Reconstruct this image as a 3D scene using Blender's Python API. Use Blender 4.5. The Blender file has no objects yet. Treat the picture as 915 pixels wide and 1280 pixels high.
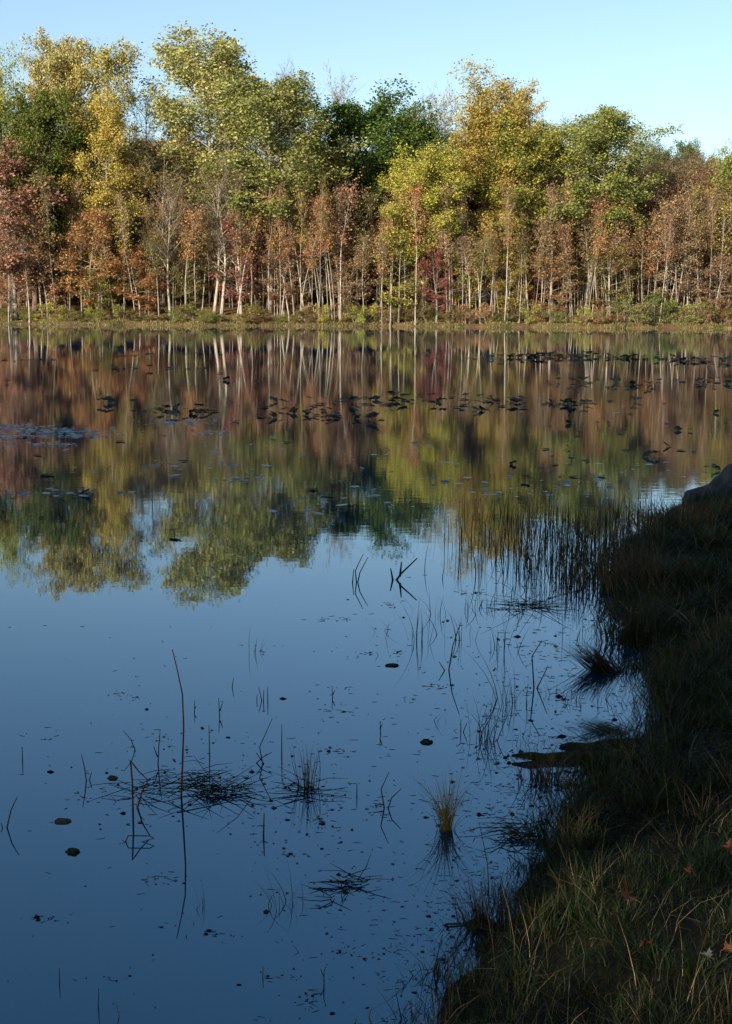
import bpy, math, random
import numpy as np
from mathutils import Vector, Matrix, Euler, noise as mnoise

SC = bpy.context.scene
COL = SC.collection
R = math.radians
rnd = random.Random(7)

# ------------------------------------------------------------------ camera
CAM_H = 1.9
cam_d = bpy.data.cameras.new('camera')
cam = bpy.data.objects.new('camera', cam_d)
COL.objects.link(cam)
cam_d.sensor_fit = 'VERTICAL'
cam_d.sensor_height = 36.0
FPX = 1780.0
cam_d.lens = 36.0 * FPX / 1280.0
cam_d.clip_end = 6000
cam_d.clip_start = 0.05
PITCH = 8.43
CM = Matrix.Rotation(R(90 - PITCH), 4, 'X') @ Matrix.Rotation(R(0.32), 4, 'Z')
cam.matrix_world = Matrix.Translation((0, 0, CAM_H)) @ CM
SC.camera = cam
CR = CM.to_3x3()
EYE = Vector((0, 0, CAM_H))

def ray(px, py):
    return (CR @ Vector(((px - 457.5) / FPX, -(py - 640.0) / FPX, -1.0)))

def on_plane(px, py, z=0.0):
    d = ray(px, py)
    t = (z - CAM_H) / d.z
    return EYE + d * t

def at_depth(px, py, Y):
    d = ray(px, py)
    return EYE + d * (Y / d.y)

# ------------------------------------------------------------------ light
SUN_EL, SUN_SIDE = 19.0, 35.0       # degrees up, degrees left of straight behind the camera
sx, sy = -math.sin(R(SUN_SIDE)), -math.cos(R(SUN_SIDE))
SUNV = Vector((sx * math.cos(R(SUN_EL)), sy * math.cos(R(SUN_EL)), math.sin(R(SUN_EL))))
sd = bpy.data.lights.new('sun', 'SUN')
sd.energy = 5.0
sd.angle = R(0.6)
sd.color = (1.0, 0.90, 0.74)
sun = bpy.data.objects.new('sun', sd)
COL.objects.link(sun)
sun.rotation_euler = SUNV.to_track_quat('Z', 'Y').to_euler()

world = bpy.data.worlds.new('World')
SC.world = world
world.use_nodes = True
wn = world.node_tree
bg = wn.nodes['Background']
sky = wn.nodes.new('ShaderNodeTexSky')
sky.sky_type = 'NISHITA'
sky.sun_disc = False
sky.sun_elevation = R(SUN_EL)
sky.sun_rotation = math.atan2(SUNV.x, SUNV.y)
sky.air_density = 1.0
sky.dust_density = 0.9
sky.ozone_density = 2.1
wn.links.new(sky.outputs[0], bg.inputs[0])
bg.inputs[1].default_value = 0.10
SC.view_settings.view_transform = 'Standard'
SC.view_settings.look = 'None'
SC.view_settings.exposure = 0.95
SC.cycles.max_bounces = 6
SC.cycles.transparent_max_bounces = 6

# ------------------------------------------------------------------ node helpers
def new_mat(name):
    m = bpy.data.materials.new(name)
    m.use_nodes = True
    nt = m.node_tree
    for n in list(nt.nodes):
        nt.nodes.remove(n)
    out = nt.nodes.new('ShaderNodeOutputMaterial')
    return m, nt, out

def N(nt, t, **kw):
    n = nt.nodes.new(t)
    for k, v in kw.items():
        if k.startswith('i_'):
            n.inputs[k[2:].replace('_', ' ')].default_value = v
        else:
            setattr(n, k, v)
    return n

def ramp(nt, stops, interp='LINEAR'):
    r = nt.nodes.new('ShaderNodeValToRGB')
    cr = r.color_ramp
    cr.interpolation = interp
    while len(cr.elements) > 1:
        cr.elements.remove(cr.elements[-1])
    cr.elements[0].position = stops[0][0]
    cr.elements[0].color = (*stops[0][1], 1)
    for p, c in stops[1:]:
        e = cr.elements.new(p)
        e.color = (*c, 1)
    return r

def leaf_material(name, transl=0.3, rough=0.55):
    """colour of the plant comes from the object's own colour (obj.color) and its second tone (obj['tone'])"""
    m, nt, out = new_mat(name)
    L = nt.links
    oi = N(nt, 'ShaderNodeObjectInfo')
    at = N(nt, 'ShaderNodeAttribute', attribute_type='OBJECT', attribute_name='tone')
    geo = N(nt, 'ShaderNodeNewGeometry')
    tc = N(nt, 'ShaderNodeTexCoord')
    nz = N(nt, 'ShaderNodeTexNoise', i_Scale=0.55, i_Detail=3.0)
    L.new(tc.outputs['Object'], nz.inputs['Vector'])
    ad = N(nt, 'ShaderNodeMath', operation='MULTIPLY_ADD')
    L.new(nz.outputs['Fac'], ad.inputs[0]); ad.inputs[1].default_value = 2.6; ad.inputs[2].default_value = -1.05
    ad2 = N(nt, 'ShaderNodeMath', operation='MULTIPLY_ADD')
    L.new(geo.outputs['Random Per Island'], ad2.inputs[0]); ad2.inputs[1].default_value = 0.8
    L.new(ad.outputs[0], ad2.inputs[2])
    sb = N(nt, 'ShaderNodeMath', operation='SUBTRACT', use_clamp=True)
    L.new(ad2.outputs[0], sb.inputs[0]); sb.inputs[1].default_value = 0.15
    mx = N(nt, 'ShaderNodeMix', data_type='RGBA')
    L.new(sb.outputs[0], mx.inputs[0])
    L.new(oi.outputs['Color'], mx.inputs[6]); L.new(at.outputs['Color'], mx.inputs[7])
    wn_ = N(nt, 'ShaderNodeTexWhiteNoise', noise_dimensions='1D')
    L.new(geo.outputs['Random Per Island'], wn_.inputs['W'])
    mr = N(nt, 'ShaderNodeMapRange'); mr.inputs['To Min'].default_value = 0.55; mr.inputs['To Max'].default_value = 1.5
    L.new(wn_.outputs['Value'], mr.inputs['Value'])
    hsv = N(nt, 'ShaderNodeHueSaturation')
    L.new(mx.outputs[2], hsv.inputs['Color']); L.new(mr.outputs[0], hsv.inputs['Value'])
    mr2 = N(nt, 'ShaderNodeMapRange'); mr2.inputs['To Min'].default_value = 0.475; mr2.inputs['To Max'].default_value = 0.525
    sc_ = N(nt, 'ShaderNodeSeparateColor'); L.new(wn_.outputs['Color'], sc_.inputs[0])
    L.new(sc_.outputs[1], mr2.inputs['Value']); L.new(mr2.outputs[0], hsv.inputs['Hue'])
    p = N(nt, 'ShaderNodeBsdfPrincipled'); p.inputs['Roughness'].default_value = rough
    p.inputs['Specular IOR Level'].default_value = 0.25
    L.new(hsv.outputs[0], p.inputs['Base Color'])
    tr = N(nt, 'ShaderNodeBsdfTranslucent')
    L.new(hsv.outputs[0], tr.inputs[0])
    ms = N(nt, 'ShaderNodeMixShader'); ms.inputs[0].default_value = transl
    L.new(p.outputs[0], ms.inputs[1]); L.new(tr.outputs[0], ms.inputs[2])
    L.new(ms.outputs[0], out.inputs[0])
    return m

def bark_material(name, scale=6.0, lo=0.55, hi=1.3):
    m, nt, out = new_mat(name)
    L = nt.links
    oi = N(nt, 'ShaderNodeObjectInfo')
    tc = N(nt, 'ShaderNodeTexCoord')
    mp = N(nt, 'ShaderNodeMapping'); mp.inputs['Scale'].default_value = (scale, scale, scale * 0.3)
    L.new(tc.outputs['Object'], mp.inputs[0])
    nz = N(nt, 'ShaderNodeTexNoise', i_Scale=1.0, i_Detail=4.0)
    L.new(mp.outputs[0], nz.inputs['Vector'])
    mr = N(nt, 'ShaderNodeMapRange'); mr.inputs['From Min'].default_value = 0.3; mr.inputs['From Max'].default_value = 0.7
    mr.inputs['To Min'].default_value = lo; mr.inputs['To Max'].default_value = hi
    L.new(nz.outputs['Fac'], mr.inputs['Value'])
    hsv = N(nt, 'ShaderNodeHueSaturation')
    L.new(oi.outputs['Color'], hsv.inputs['Color']); L.new(mr.outputs[0], hsv.inputs['Value'])
    p = N(nt, 'ShaderNodeBsdfPrincipled'); p.inputs['Roughness'].default_value = 0.85
    p.inputs['Specular IOR Level'].default_value = 0.2
    L.new(hsv.outputs[0], p.inputs['Base Color'])
    bp = N(nt, 'ShaderNodeBump', i_Strength=0.5, i_Distance=0.02)
    L.new(nz.outputs['Fac'], bp.inputs['Height']); L.new(bp.outputs[0], p.inputs['Normal'])
    L.new(p.outputs[0], out.inputs[0])
    return m

M_LEAF = leaf_material('leaf', 0.3)
M_BLADE = leaf_material('grass_blade', 0.15)
M_BARK = bark_material('bark')
M_TWIG = bark_material('twig_bark', 3.0, 0.7, 1.2)
_nt = M_TWIG.node_tree
_oi = [n for n in _nt.nodes if n.type == 'OBJECT_INFO'][0]; _hs = [n for n in _nt.nodes if n.type == 'HUE_SAT'][0]
_mx = N(_nt, 'ShaderNodeMix', data_type='RGBA'); _mx.inputs[0].default_value = 0.75
_nt.links.new(_oi.outputs['Color'], _mx.inputs[6]); _mx.inputs[7].default_value = (0.14, 0.125, 0.085, 1)
_nt.links.new(_mx.outputs[2], _hs.inputs['Color'])

# fixed-colour ramps for the grass (colour by blade)
def grass_material(name, stops, transl=0.2):
    m, nt, out = new_mat(name)
    L = nt.links
    geo = N(nt, 'ShaderNodeNewGeometry')
    nz = N(nt, 'ShaderNodeTexNoise', i_Scale=1.7, i_Detail=3.0)
    L.new(geo.outputs['Position'], nz.inputs['Vector'])
    a = N(nt, 'ShaderNodeMath', operation='MULTIPLY_ADD')
    L.new(nz.outputs['Fac'], a.inputs[0]); a.inputs[1].default_value = 1.4; a.inputs[2].default_value = -0.7
    b = N(nt, 'ShaderNodeMath', operation='ADD', use_clamp=True)
    L.new(a.outputs[0], b.inputs[0]); L.new(geo.outputs['Random Per Island'], b.inputs[1])
    r = ramp(nt, stops)
    L.new(b.outputs[0], r.inputs[0])
    p = N(nt, 'ShaderNodeBsdfPrincipled'); p.inputs['Roughness'].default_value = 0.5
    p.inputs['Specular IOR Level'].default_value = 0.3
    L.new(r.outputs[0], p.inputs['Base Color'])
    tr = N(nt, 'ShaderNodeBsdfTranslucent'); L.new(r.outputs[0], tr.inputs[0])
    ms = N(nt, 'ShaderNodeMixShader'); ms.inputs[0].default_value = transl
    L.new(p.outputs[0], ms.inputs[1]); L.new(tr.outputs[0], ms.inputs[2])
    L.new(ms.outputs[0], out.inputs[0])
    return m

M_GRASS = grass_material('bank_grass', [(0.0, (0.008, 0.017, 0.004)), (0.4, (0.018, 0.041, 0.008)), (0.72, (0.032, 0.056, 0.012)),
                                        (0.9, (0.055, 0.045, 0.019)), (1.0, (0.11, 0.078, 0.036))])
M_SHOREGRASS = grass_material('shore_grass', [(0.0, (0.06, 0.07, 0.015)), (0.5, (0.13, 0.12, 0.03)), (0.8, (0.24, 0.18, 0.07)), (1.0, (0.38, 0.29, 0.14))])

def ground_material(name, c1, c2, c3, scale):
    m, nt, out = new_mat(name)
    L = nt.links
    geo = N(nt, 'ShaderNodeNewGeometry')
    nz = N(nt, 'ShaderNodeTexNoise', i_Scale=scale, i_Detail=8.0, i_Roughness=0.65)
    L.new(geo.outputs['Position'], nz.inputs['Vector'])
    r = ramp(nt, [(0.3, c1), (0.5, c2), (0.7, c3)])
    L.new(nz.outputs['Fac'], r.inputs[0])
    p = N(nt, 'ShaderNodeBsdfPrincipled'); p.inputs['Roughness'].default_value = 0.95
    p.inputs['Specular IOR Level'].default_value = 0.1
    L.new(r.outputs[0], p.inputs['Base Color'])
    bp = N(nt, 'ShaderNodeBump', i_Strength=0.8, i_Distance=0.03)
    L.new(nz.outputs['Fac'], bp.inputs['Height']); L.new(bp.outputs[0], p.inputs['Normal'])
    L.new(p.outputs[0], out.inputs[0])
    return m

M_LITTER = ground_material('leaf_litter', (0.05, 0.03, 0.015), (0.12, 0.07, 0.035), (0.2, 0.12, 0.06), 1.2)
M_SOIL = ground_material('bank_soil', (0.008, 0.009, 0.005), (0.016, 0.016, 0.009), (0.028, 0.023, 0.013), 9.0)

def water_material():
    m, nt, out = new_mat('lake_water')
    L = nt.links
    geo = N(nt, 'ShaderNodeNewGeometry')
    sep = N(nt, 'ShaderNodeSeparateXYZ'); L.new(geo.outputs['Position'], sep.inputs[0])
    # ripples: almost none close to the bank, a light breeze in the middle and beyond
    mp = N(nt, 'ShaderNodeMapping'); mp.inputs['Scale'].default_value = (0.55, 1.0, 1.0)
    L.new(geo.outputs['Position'], mp.inputs[0])
    n1 = N(nt, 'ShaderNodeTexNoise', i_Scale=7.5, i_Detail=3.0)
    n2 = N(nt, 'ShaderNodeTexNoise', i_Scale=1.5, i_Detail=2.0)
    L.new(mp.outputs[0], n1.inputs['Vector']); L.new(mp.outputs[0], n2.inputs['Vector'])
    sm = N(nt, 'ShaderNodeMath', operation='MULTIPLY_ADD')
    L.new(n2.outputs['Fac'], sm.inputs[0]); sm.inputs[1].default_value = 0.7; L.new(n1.outputs['Fac'], sm.inputs[2])
    # breeze patches
    mp2 = N(nt, 'ShaderNodeMapping'); mp2.inputs['Scale'].default_value = (0.035, 0.10, 1.0)
    L.new(geo.outputs['Position'], mp2.inputs[0])
    n3 = N(nt, 'ShaderNodeTexNoise', i_Scale=1.0, i_Detail=3.0)
    L.new(mp2.outputs[0], n3.inputs['Vector'])
    mr = N(nt, 'ShaderNodeMapRange', interpolation_type='SMOOTHSTEP')
    mr.inputs['From Min'].default_value = 5.0; mr.inputs['From Max'].default_value = 20.0
    mr.inputs['To Min'].default_value = 0.05; mr.inputs['To Max'].default_value = 1.0
    L.new(sep.outputs['Y'], mr.inputs['Value'])
    mr3 = N(nt, 'ShaderNodeMapRange'); mr3.inputs['From Min'].default_value = 0.35; mr3.inputs['From Max'].default_value = 0.65
    mr3.inputs['To Min'].default_value = 0.5; mr3.inputs['To Max'].default_value = 1.5
    L.new(n3.outputs['Fac'], mr3.inputs['Value'])
    fr = ramp(nt, [(0.0, (0.8, 0.8, 0.8)), (0.58, (0.65, 0.65, 0.65)), (0.70, (1.0, 1.0, 1.0)), (0.78, (0.9, 0.9, 0.9)), (0.84, (0.25, 0.25, 0.25)), (1.0, (0.2, 0.2, 0.2))])
    dv = N(nt, 'ShaderNodeMath', operation='DIVIDE'); L.new(sep.outputs['Y'], dv.inputs[0]); dv.inputs[1].default_value = 110.0
    L.new(dv.outputs[0], fr.inputs[0]); far = fr
    am = N(nt, 'ShaderNodeMath', operation='MULTIPLY'); L.new(mr.outputs[0], am.inputs[0]); L.new(mr3.outputs[0], am.inputs[1])
    am2 = N(nt, 'ShaderNodeMath', operation='MULTIPLY'); L.new(am.outputs[0], am2.inputs[0]); L.new(far.outputs[0], am2.inputs[1])
    hh = N(nt, 'ShaderNodeMath', operation='MULTIPLY'); L.new(sm.outputs[0], hh.inputs[0]); L.new(am2.outputs[0], hh.inputs[1])
    bp = N(nt, 'ShaderNodeBump', i_Strength=1.0, i_Distance=0.0008)
    L.new(hh.outputs[0], bp.inputs['Height'])
    p = N(nt, 'ShaderNodeBsdfPrincipled')
    p.inputs['Base Color'].default_value = (0.001, 0.024, 0.062, 1)
    p.inputs['Roughness'].default_value = 0.012
    p.inputs['Specular Tint'].default_value = (0.26, 0.72, 0.95, 1)
    p.inputs['IOR'].default_value = 2.3
    L.new(bp.outputs[0], p.inputs['Normal'])
    L.new(p.outputs[0], out.inputs[0])
    return m
M_WATER = water_material()

def rock_material():
    m, nt, out = new_mat('boulder_stone')
    L = nt.links
    tc = N(nt, 'ShaderNodeTexCoord')
    nz = N(nt, 'ShaderNodeTexNoise', i_Scale=5.0, i_Detail=8.0, i_Roughness=0.65)
    L.new(tc.outputs['Object'], nz.inputs['Vector'])
    p_spec = 0.08
    r = ramp(nt, [(0.3, (0.022, 0.027, 0.034)), (0.5, (0.055, 0.062, 0.07)), (0.75, (0.11, 0.115, 0.12))])
    L.new(nz.outputs['Fac'], r.inputs[0])
    p = N(nt, 'ShaderNodeBsdfPrincipled'); p.inputs['Roughness'].default_value = 0.9
    L.new(r.outputs[0], p.inputs['Base Color'])
    p.inputs['Specular IOR Level'].default_value = p_spec
    bp = N(nt, 'ShaderNodeBump', i_Strength=1.0, i_Distance=0.06)
    L.new(nz.outputs['Fac'], bp.inputs['Height']); L.new(bp.outputs[0], p.inputs['Normal'])
    L.new(p.outputs[0], out.inputs[0])
    return m
M_ROCK = rock_material()

# ------------------------------------------------------------------ mesh building
class MB:
    """collects quads, triangles and tubes; one mesh at the end"""
    def __init__(s):
        s.v = []; s.f = []; s.mi = []; s.n = 0; s.blocks = []
    def add(s, verts, faces, mi=0):
        b = s.n
        s.v.extend(verts); s.n += len(verts)
        s.f.extend([tuple(i + b for i in f) for f in faces]); s.mi.extend([mi] * len(faces))
    def tube(s, pts, rad, sides=5, mi=0, cap=True):
        if len(pts) < 2: return
        verts = []
        ref = Vector((0.31, 0.83, 0.46))
        for i, p in enumerate(pts):
            a = pts[max(0, i - 1)]; c = pts[min(len(pts) - 1, i + 1)]
            t = Vector(c) - Vector(a)
            t.normalize()
            u = t.cross(ref)
            if u.length < 1e-3: u = t.cross(Vector((1, 0, 0)))
            u.normalize(); w = t.cross(u)
            for k in range(sides):
                an = 2 * math.pi * k / sides
                q = Vector(p) + (u * math.cos(an) + w * math.sin(an)) * rad[i]
                verts.append((q.x, q.y, q.z))
        faces = []
        for i in range(len(pts) - 1):
            for k in range(sides):
                a = i * sides + k; b = i * sides + (k + 1) % sides
                faces.append((a, b, b + sides, a + sides))
        if cap:
            faces.append(tuple(range((len(pts) - 1) * sides, len(pts) * sides)))
            faces.append(tuple(reversed(range(sides))))
        s.add(verts, faces, mi)
    def quads(s, V, mi=0):           # V: (n,4,3) numpy
        s.blocks.append((V, mi))
    def mesh(s, name, mats, smooth=True):
        me = bpy.data.meshes.new(name)
        v = s.v; f = s.f; mi = list(s.mi)
        for V, m_ in s.blocks:
            b = len(v)
            n = len(V)
            v = v + [tuple(x) for x in V.reshape(-1, 3).tolist()]
            f = f + [(b + 4 * i, b + 4 * i + 1, b + 4 * i + 2, b + 4 * i + 3) for i in range(n)]
            mi = mi + [m_] * n
        me.from_pydata(v, [], f)
        for m_ in mats: me.materials.append(m_)
        me.polygons.foreach_set('material_index', mi)
        if smooth: me.polygons.foreach_set('use_smooth', [m_i != 0 or not s.blocks for m_i in mi] if s.blocks else [True] * len(f))
        me.update()
        return me

def ob(name, me, parent=None, loc=(0, 0, 0), color=None, tone=None):
    o = bpy.data.objects.new(name, me)
    COL.objects.link(o)
    if parent is not None: o.parent = parent
    o.location = loc
    if color: o.color = (*color, 1)
    if me is not None and (tone or color): o['tone'] = list(tone or color)
    return o

def tag(o, label=None, cat=None, group=None, kind=None):
    if label: o['label'] = label
    if cat: o['category'] = cat
    if group: o['group'] = group
    if kind: o['kind'] = kind
    return o

def leaves(rs, C, size, flat=0.0, aspect=0.7):
    """C (n,3) leaf centres -> (n,4,3) leaf quads, lozenge shaped"""
    n = len(C)
    u = rs.normal(size=(n, 3)); u[:, 2] *= (1 - flat)
    u /= np.linalg.norm(u, axis=1)[:, None]
    w = rs.normal(size=(n, 3)); w[:, 2] *= (1 - flat)
    w -= (w * u).sum(1)[:, None] * u
    w /= np.linalg.norm(w, axis=1)[:, None] + 1e-9
    s = (size * rs.uniform(0.6, 1.35, n))[:, None]
    a = u * s * 0.6; b = w * s * 0.6 * aspect
    return np.stack([C - a, C + b - a * 0.1, C + a, C - b - a * 0.1], 1)

# ------------------------------------------------------------------ trees
def grow(rg, p, d, length, n, wob, up, r0, r1):
    pts = [p.copy()]; rad = [r0]
    d = d.normalized()
    for i in range(n):
        d = (d + Vector((rg.gauss(0, wob), rg.gauss(0, wob), rg.gauss(0, wob) + up))).normalized()
        p = p + d * (length / n)
        pts.append(p.copy()); rad.append(r0 + (r1 - r0) * (i + 1) / n)
    return pts, rad

def pt_on(pts, s):
    x = s * (len(pts) - 1); i = min(int(x), len(pts) - 2); f = x - i
    return pts[i].lerp(pts[i + 1], f), (pts[i + 1] - pts[i]).normalized()

def ALLV(K):
    a = [V.reshape(-1, 3) for V, _ in K.blocks]
    if K.v: a.append(np.array(K.v))
    return np.concatenate(a)

def make_tree(seed, H, cb, W, tr, n1, n2, n3, nl, lsize, shape='round', el=(10, 65), twigs=0, flat=0.2,
              lean=0.0, wob=0.03, stems=1, spread=0.28, drop=0.0, stub=0, tw_r=0.012, clump=0):
    """H height, cb crown base fraction, W crown half width, n1/n2/n3 branch counts, nl leaves per tip branch"""
    rg = random.Random(seed); rs = np.random.RandomState(seed)
    T = MB(); K = MB(); LC = []
    for st in range(stems):
        la = rg.uniform(0, 6.28)
        ld = Vector((math.cos(la), math.sin(la), 0)) * (lean if stems == 1 else lean + 0.12)
        nseg = 12
        base = Vector((0, 0, -0.3)) + (Vector((math.cos(la), math.sin(la), 0)) * 0.12 if stems > 1 else Vector((0, 0, 0)))
        pts, rad = grow(rg, base, Vector((0, 0, 1)) + ld, (H * rg.uniform(0.88, 1.0) if stems > 1 else H * 0.97) + 0.3, nseg, wob, 0.02, tr, tr * 0.12)
        rad[0] = tr * 1.35
        T.tube(pts, rad, 7)
        for i in range(n1 // stems):
            t = (i + rg.random()) / (n1 // stems)
            if rg.random() < drop: continue
            s = cb + (0.97 - cb) * t
            p, td = pt_on(pts, s)
            if shape == 'round': w = W * (math.sin(math.pi * (0.12 + 0.80 * t)) ** 0.75)
            elif shape == 'dome': w = W * (1 - t ** 2.2) ** 0.5
            elif shape == 'dome2': w = W * min(1.0, 0.62 + 1.3 * t) * (1 - t ** 3.2) ** 0.5
            elif shape == 'vase': w = W * (0.35 + 0.75 * t) * (1 - t ** 5) ** 0.5
            elif shape == 'cone': w = W * (1.02 - t)
            else: w = W
            az = i * 2.39996 + rg.uniform(-0.5, 0.5)
            w = max(w * rg.uniform(0.74, 1.1) * (1 + 0.12 * math.sin(2.3 * az + seed + 5 * t)), 0.25)
            e = R(el[0] + (el[1] - el[0]) * t + rg.uniform(-12, 12))
            d = Vector((math.cos(az) * math.cos(e), math.sin(az) * math.cos(e), math.sin(e)))
            Ln = w / max(0.45, math.cos(e))
            Ln = min(Ln, W * 1.3)
            r0 = max(tr * (1 - s) * 0.62, tr * 0.16)
            bp_, br = grow(rg, p, d, Ln, 5, 0.11, 0.05, r0, r0 * 0.25)
            T.tube(bp_, br, 5, cap=False)
            for j in range(n2):
                s2 = 0.25 + 0.75 * (j + rg.random()) / n2
                q, qd = pt_on(bp_, min(s2, 0.99))
                d2 = (qd * 0.8 + Vector((rg.gauss(0, 0.7), rg.gauss(0, 0.7), rg.gauss(0.12, 0.45)))).normalized()
                L2 = Ln * rg.uniform(0.26, 0.46) * (1.15 - 0.5 * s2)
                p2, r2 = grow(rg, q, d2, L2, 3, 0.16, 0.06, r0 * 0.32, r0 * 0.12)
                if L2 > 0.3: T.tube(p2, r2, 3, cap=False)
                if clump and rg.random() < 0.62:
                    m_ = rs.poisson(clump); cr_ = 0.26 * min(1.6, max(0.5, L2))
                    LC.append(np.array(p2[-1])[None] + rs.normal(size=(m_, 3)) * np.array([cr_, cr_, cr_ * 0.7]) + np.array([0, 0, 0.1]))
                dens = rg.choice([0.2, 0.7, 1.1, 1.4, 1.6])
                for k in range(n3):
                    s3 = (k + rg.random()) / n3
                    q3, q3d = pt_on(p2, min(s3, 0.99))
                    d3 = (q3d * 0.6 + Vector((rg.gauss(0, 0.7), rg.gauss(0, 0.7), rg.gauss(0.1, 0.5)))).normalized()
                    L3 = L2 * rg.uniform(0.35, 0.6)
                    if twigs:
                        p3, r3 = grow(rg, q3, d3, L3 * 1.3, 2, 0.2, 0.08, tw_r, tw_r * 0.5)
                        K.tube(p3, r3, 3, mi=1, cap=False)
                        for tw in range(twigs):
                            q4, q4d = pt_on(p3, rg.uniform(0.2, 0.98))
                            d4 = (q4d + Vector((rg.gauss(0, 0.6), rg.gauss(0, 0.6), rg.gauss(0.15, 0.4)))).normalized()
                            K.tube([q4, q4 + d4 * L3 * rg.uniform(0.4, 0.8)], [tw_r * 0.6, tw_r * 0.35], 3, mi=1, cap=False)
                    if nl:
                        m_ = rs.poisson(nl * dens)
                        if m_:
                            tt = rs.uniform(0, 1, (m_, 1))
                            c = np.array(q3)[None] + np.array(d3)[None] * L3 * tt + rs.normal(size=(m_, 3)) * spread * np.array([1, 1, 1 - flat * 0.6])
                            LC.append(c)
        for i in range(stub):          # short dead stubs on the bare lower trunk
            s = rg.uniform(0.25, cb)
            p, td = pt_on(pts, s)
            az = rg.uniform(0, 6.28)
            pb, rb = grow(rg, p, Vector((math.cos(az), math.sin(az), rg.uniform(0.1, 0.8))), rg.uniform(0.5, 1.6), 3, 0.15, 0.05, tr * 0.16, tr * 0.05)
            T.tube(pb, rb, 3, cap=False)
    if LC:
        C = np.concatenate(LC)
        K.quads(leaves(rs, C, lsize, flat), 0)
    return {'trunk': T.mesh('trunk', [M_BARK]), 'crown': K.mesh('crown', [M_LEAF, M_TWIG]), 'H': float(np.percentile(ALLV(K)[:, 2], 99.7)), 'W': float(np.percentile(np.hypot(ALLV(K)[:, 0], ALLV(K)[:, 1]), 97))}

P = {}
P['tall'] = [make_tree(s, 19, 0.42, 4.6, 0.24, 50, 8, 5, 17, 0.155, 'dome2', (-8, 62), drop=0.02, spread=0.3, clump=62) for s in (11, 12, 13)]
P['open'] = [make_tree(s, 19, 0.36, 3.8, 0.20, 32, 7, 4, 14, 0.15, 'vase', (30, 68), twigs=0, drop=0.08, spread=0.26, clump=42) for s in (21, 22)]
P['oak'] = [make_tree(s, 16, 0.20, 5.0, 0.28, 48, 8, 5, 16, 0.165, 'dome2', (-5, 62), spread=0.32, clump=60) for s in (31, 32)]
P['thicket'] = [make_tree(s, 9, 0.04, 3.2, 0.10, 34, 6, 4, 14, 0.17, 'dome', (0, 60), spread=0.34) for s in (36, 37)]
P['round'] = [make_tree(s, 12, 0.28, 3.2, 0.13, 30, 7, 4, 13, 0.165, 'dome2', (0, 55), drop=0.05, spread=0.26, clump=30) for s in (41, 42)]
P['maple'] = [make_tree(s, 10, 0.20, 2.7, 0.09, 32, 6, 4, 9, 0.155, 'round', (-5, 45), flat=0.6, drop=0.1, spread=0.26, twigs=1) for s in (51, 52, 53)]
P['bare'] = [make_tree(s, 16, 0.26, 3.4, 0.16, 26, 7, 5, 1.0, 0.13, 'vase', (30, 68), twigs=3, drop=0.08) for s in (61, 62, 63)]
P['rusty'] = [make_tree(s, 13, 0.22, 3.0, 0.12, 28, 7, 4, 6, 0.15, 'round', (15, 60), twigs=2, drop=0.1, spread=0.3) for s in (66, 67, 68)]
P['pole'] = [make_tree(s, 11, 0.60, 1.5, 0.05 + 0.012 * (s % 5), 15, 4, 4, 3.0, 0.14, 'vase', (25, 70), twigs=1, lean=l, wob=0.035, stub=9)
             for s, l in ((71, 0.0), (72, 0.04), (73, 0.08), (74, 0.02), (75, 0.10))]
P['shrub'] = [make_tree(s, 2.2, 0.08, 1.3, 0.035, 16, 5, 4, 5, 0.11, 'dome', (10, 60), stems=4, lean=0.25, wob=0.08, spread=0.14, twigs=1, tw_r=0.008) for s in (81, 82, 83)]

def s2l(c):
    c = c / 255.0
    return c / 12.92 if c <= 0.04045 else ((c + 0.055) / 1.055) ** 2.4

# base colours of the foliage (linear albedo)
LEAFC = {
    'yellowgreen': ((0.29, 0.28, 0.075), (0.44, 0.38, 0.12)),
    'olivegold': ((0.29, 0.28, 0.05), (0.42, 0.37, 0.09)),
    'green': ((0.165, 0.18, 0.045), (0.29, 0.27, 0.085)),
    'midgreen':   ((0.15, 0.17, 0.035), (0.29, 0.26, 0.055)),
    'darkgreen':  ((0.055, 0.095, 0.014), (0.10, 0.135, 0.022)),
    'deepgreen':  ((0.06, 0.095, 0.014), (0.11, 0.13, 0.025)),
    'gold': ((0.38, 0.33, 0.06), (0.29, 0.27, 0.05)),
    'bronze':     ((0.30, 0.20, 0.04), (0.36, 0.25, 0.055)),
    'pale':       ((0.42, 0.33, 0.13), (0.34, 0.26, 0.10)),
    'russet': ((0.29, 0.145, 0.062), (0.25, 0.16, 0.065)),
    'orange': ((0.42, 0.21, 0.075), (0.34, 0.16, 0.06)),
    'brown': ((0.23, 0.155, 0.068), (0.28, 0.17, 0.08)),
    'crimson': ((0.33, 0.07, 0.06), (0.25, 0.08, 0.06)),
    'plum': ((0.25, 0.105, 0.085), (0.31, 0.15, 0.08)),
    'redplum': ((0.30, 0.125, 0.09), (0.30, 0.13, 0.09)),
    'pink': ((0.33, 0.19, 0.115), (0.28, 0.17, 0.085)),
    'tan':        ((0.34, 0.22, 0.10), (0.26, 0.15, 0.07)),
    'olive':      ((0.13, 0.12, 0.03), (0.22, 0.15, 0.045)),
}
BARKC = {'pale': (0.33, 0.285, 0.225), 'tan': (0.24, 0.195, 0.145), 'grey': (0.26, 0.23, 0.20), 'brown': (0.16, 0.11, 0.08), 'dark': (0.08, 0.06, 0.045)}
TREE_GROUP = 'trees on the far shore'

# ------------------------------------------------------------------ terrain
def shore_y(x):
    return 108 + 0.9 * math.sin(x * 0.21 + 1.0) + 0.5 * math.sin(x * 0.63) + 0.25 * math.sin(x * 1.7 + 0.4)

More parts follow.
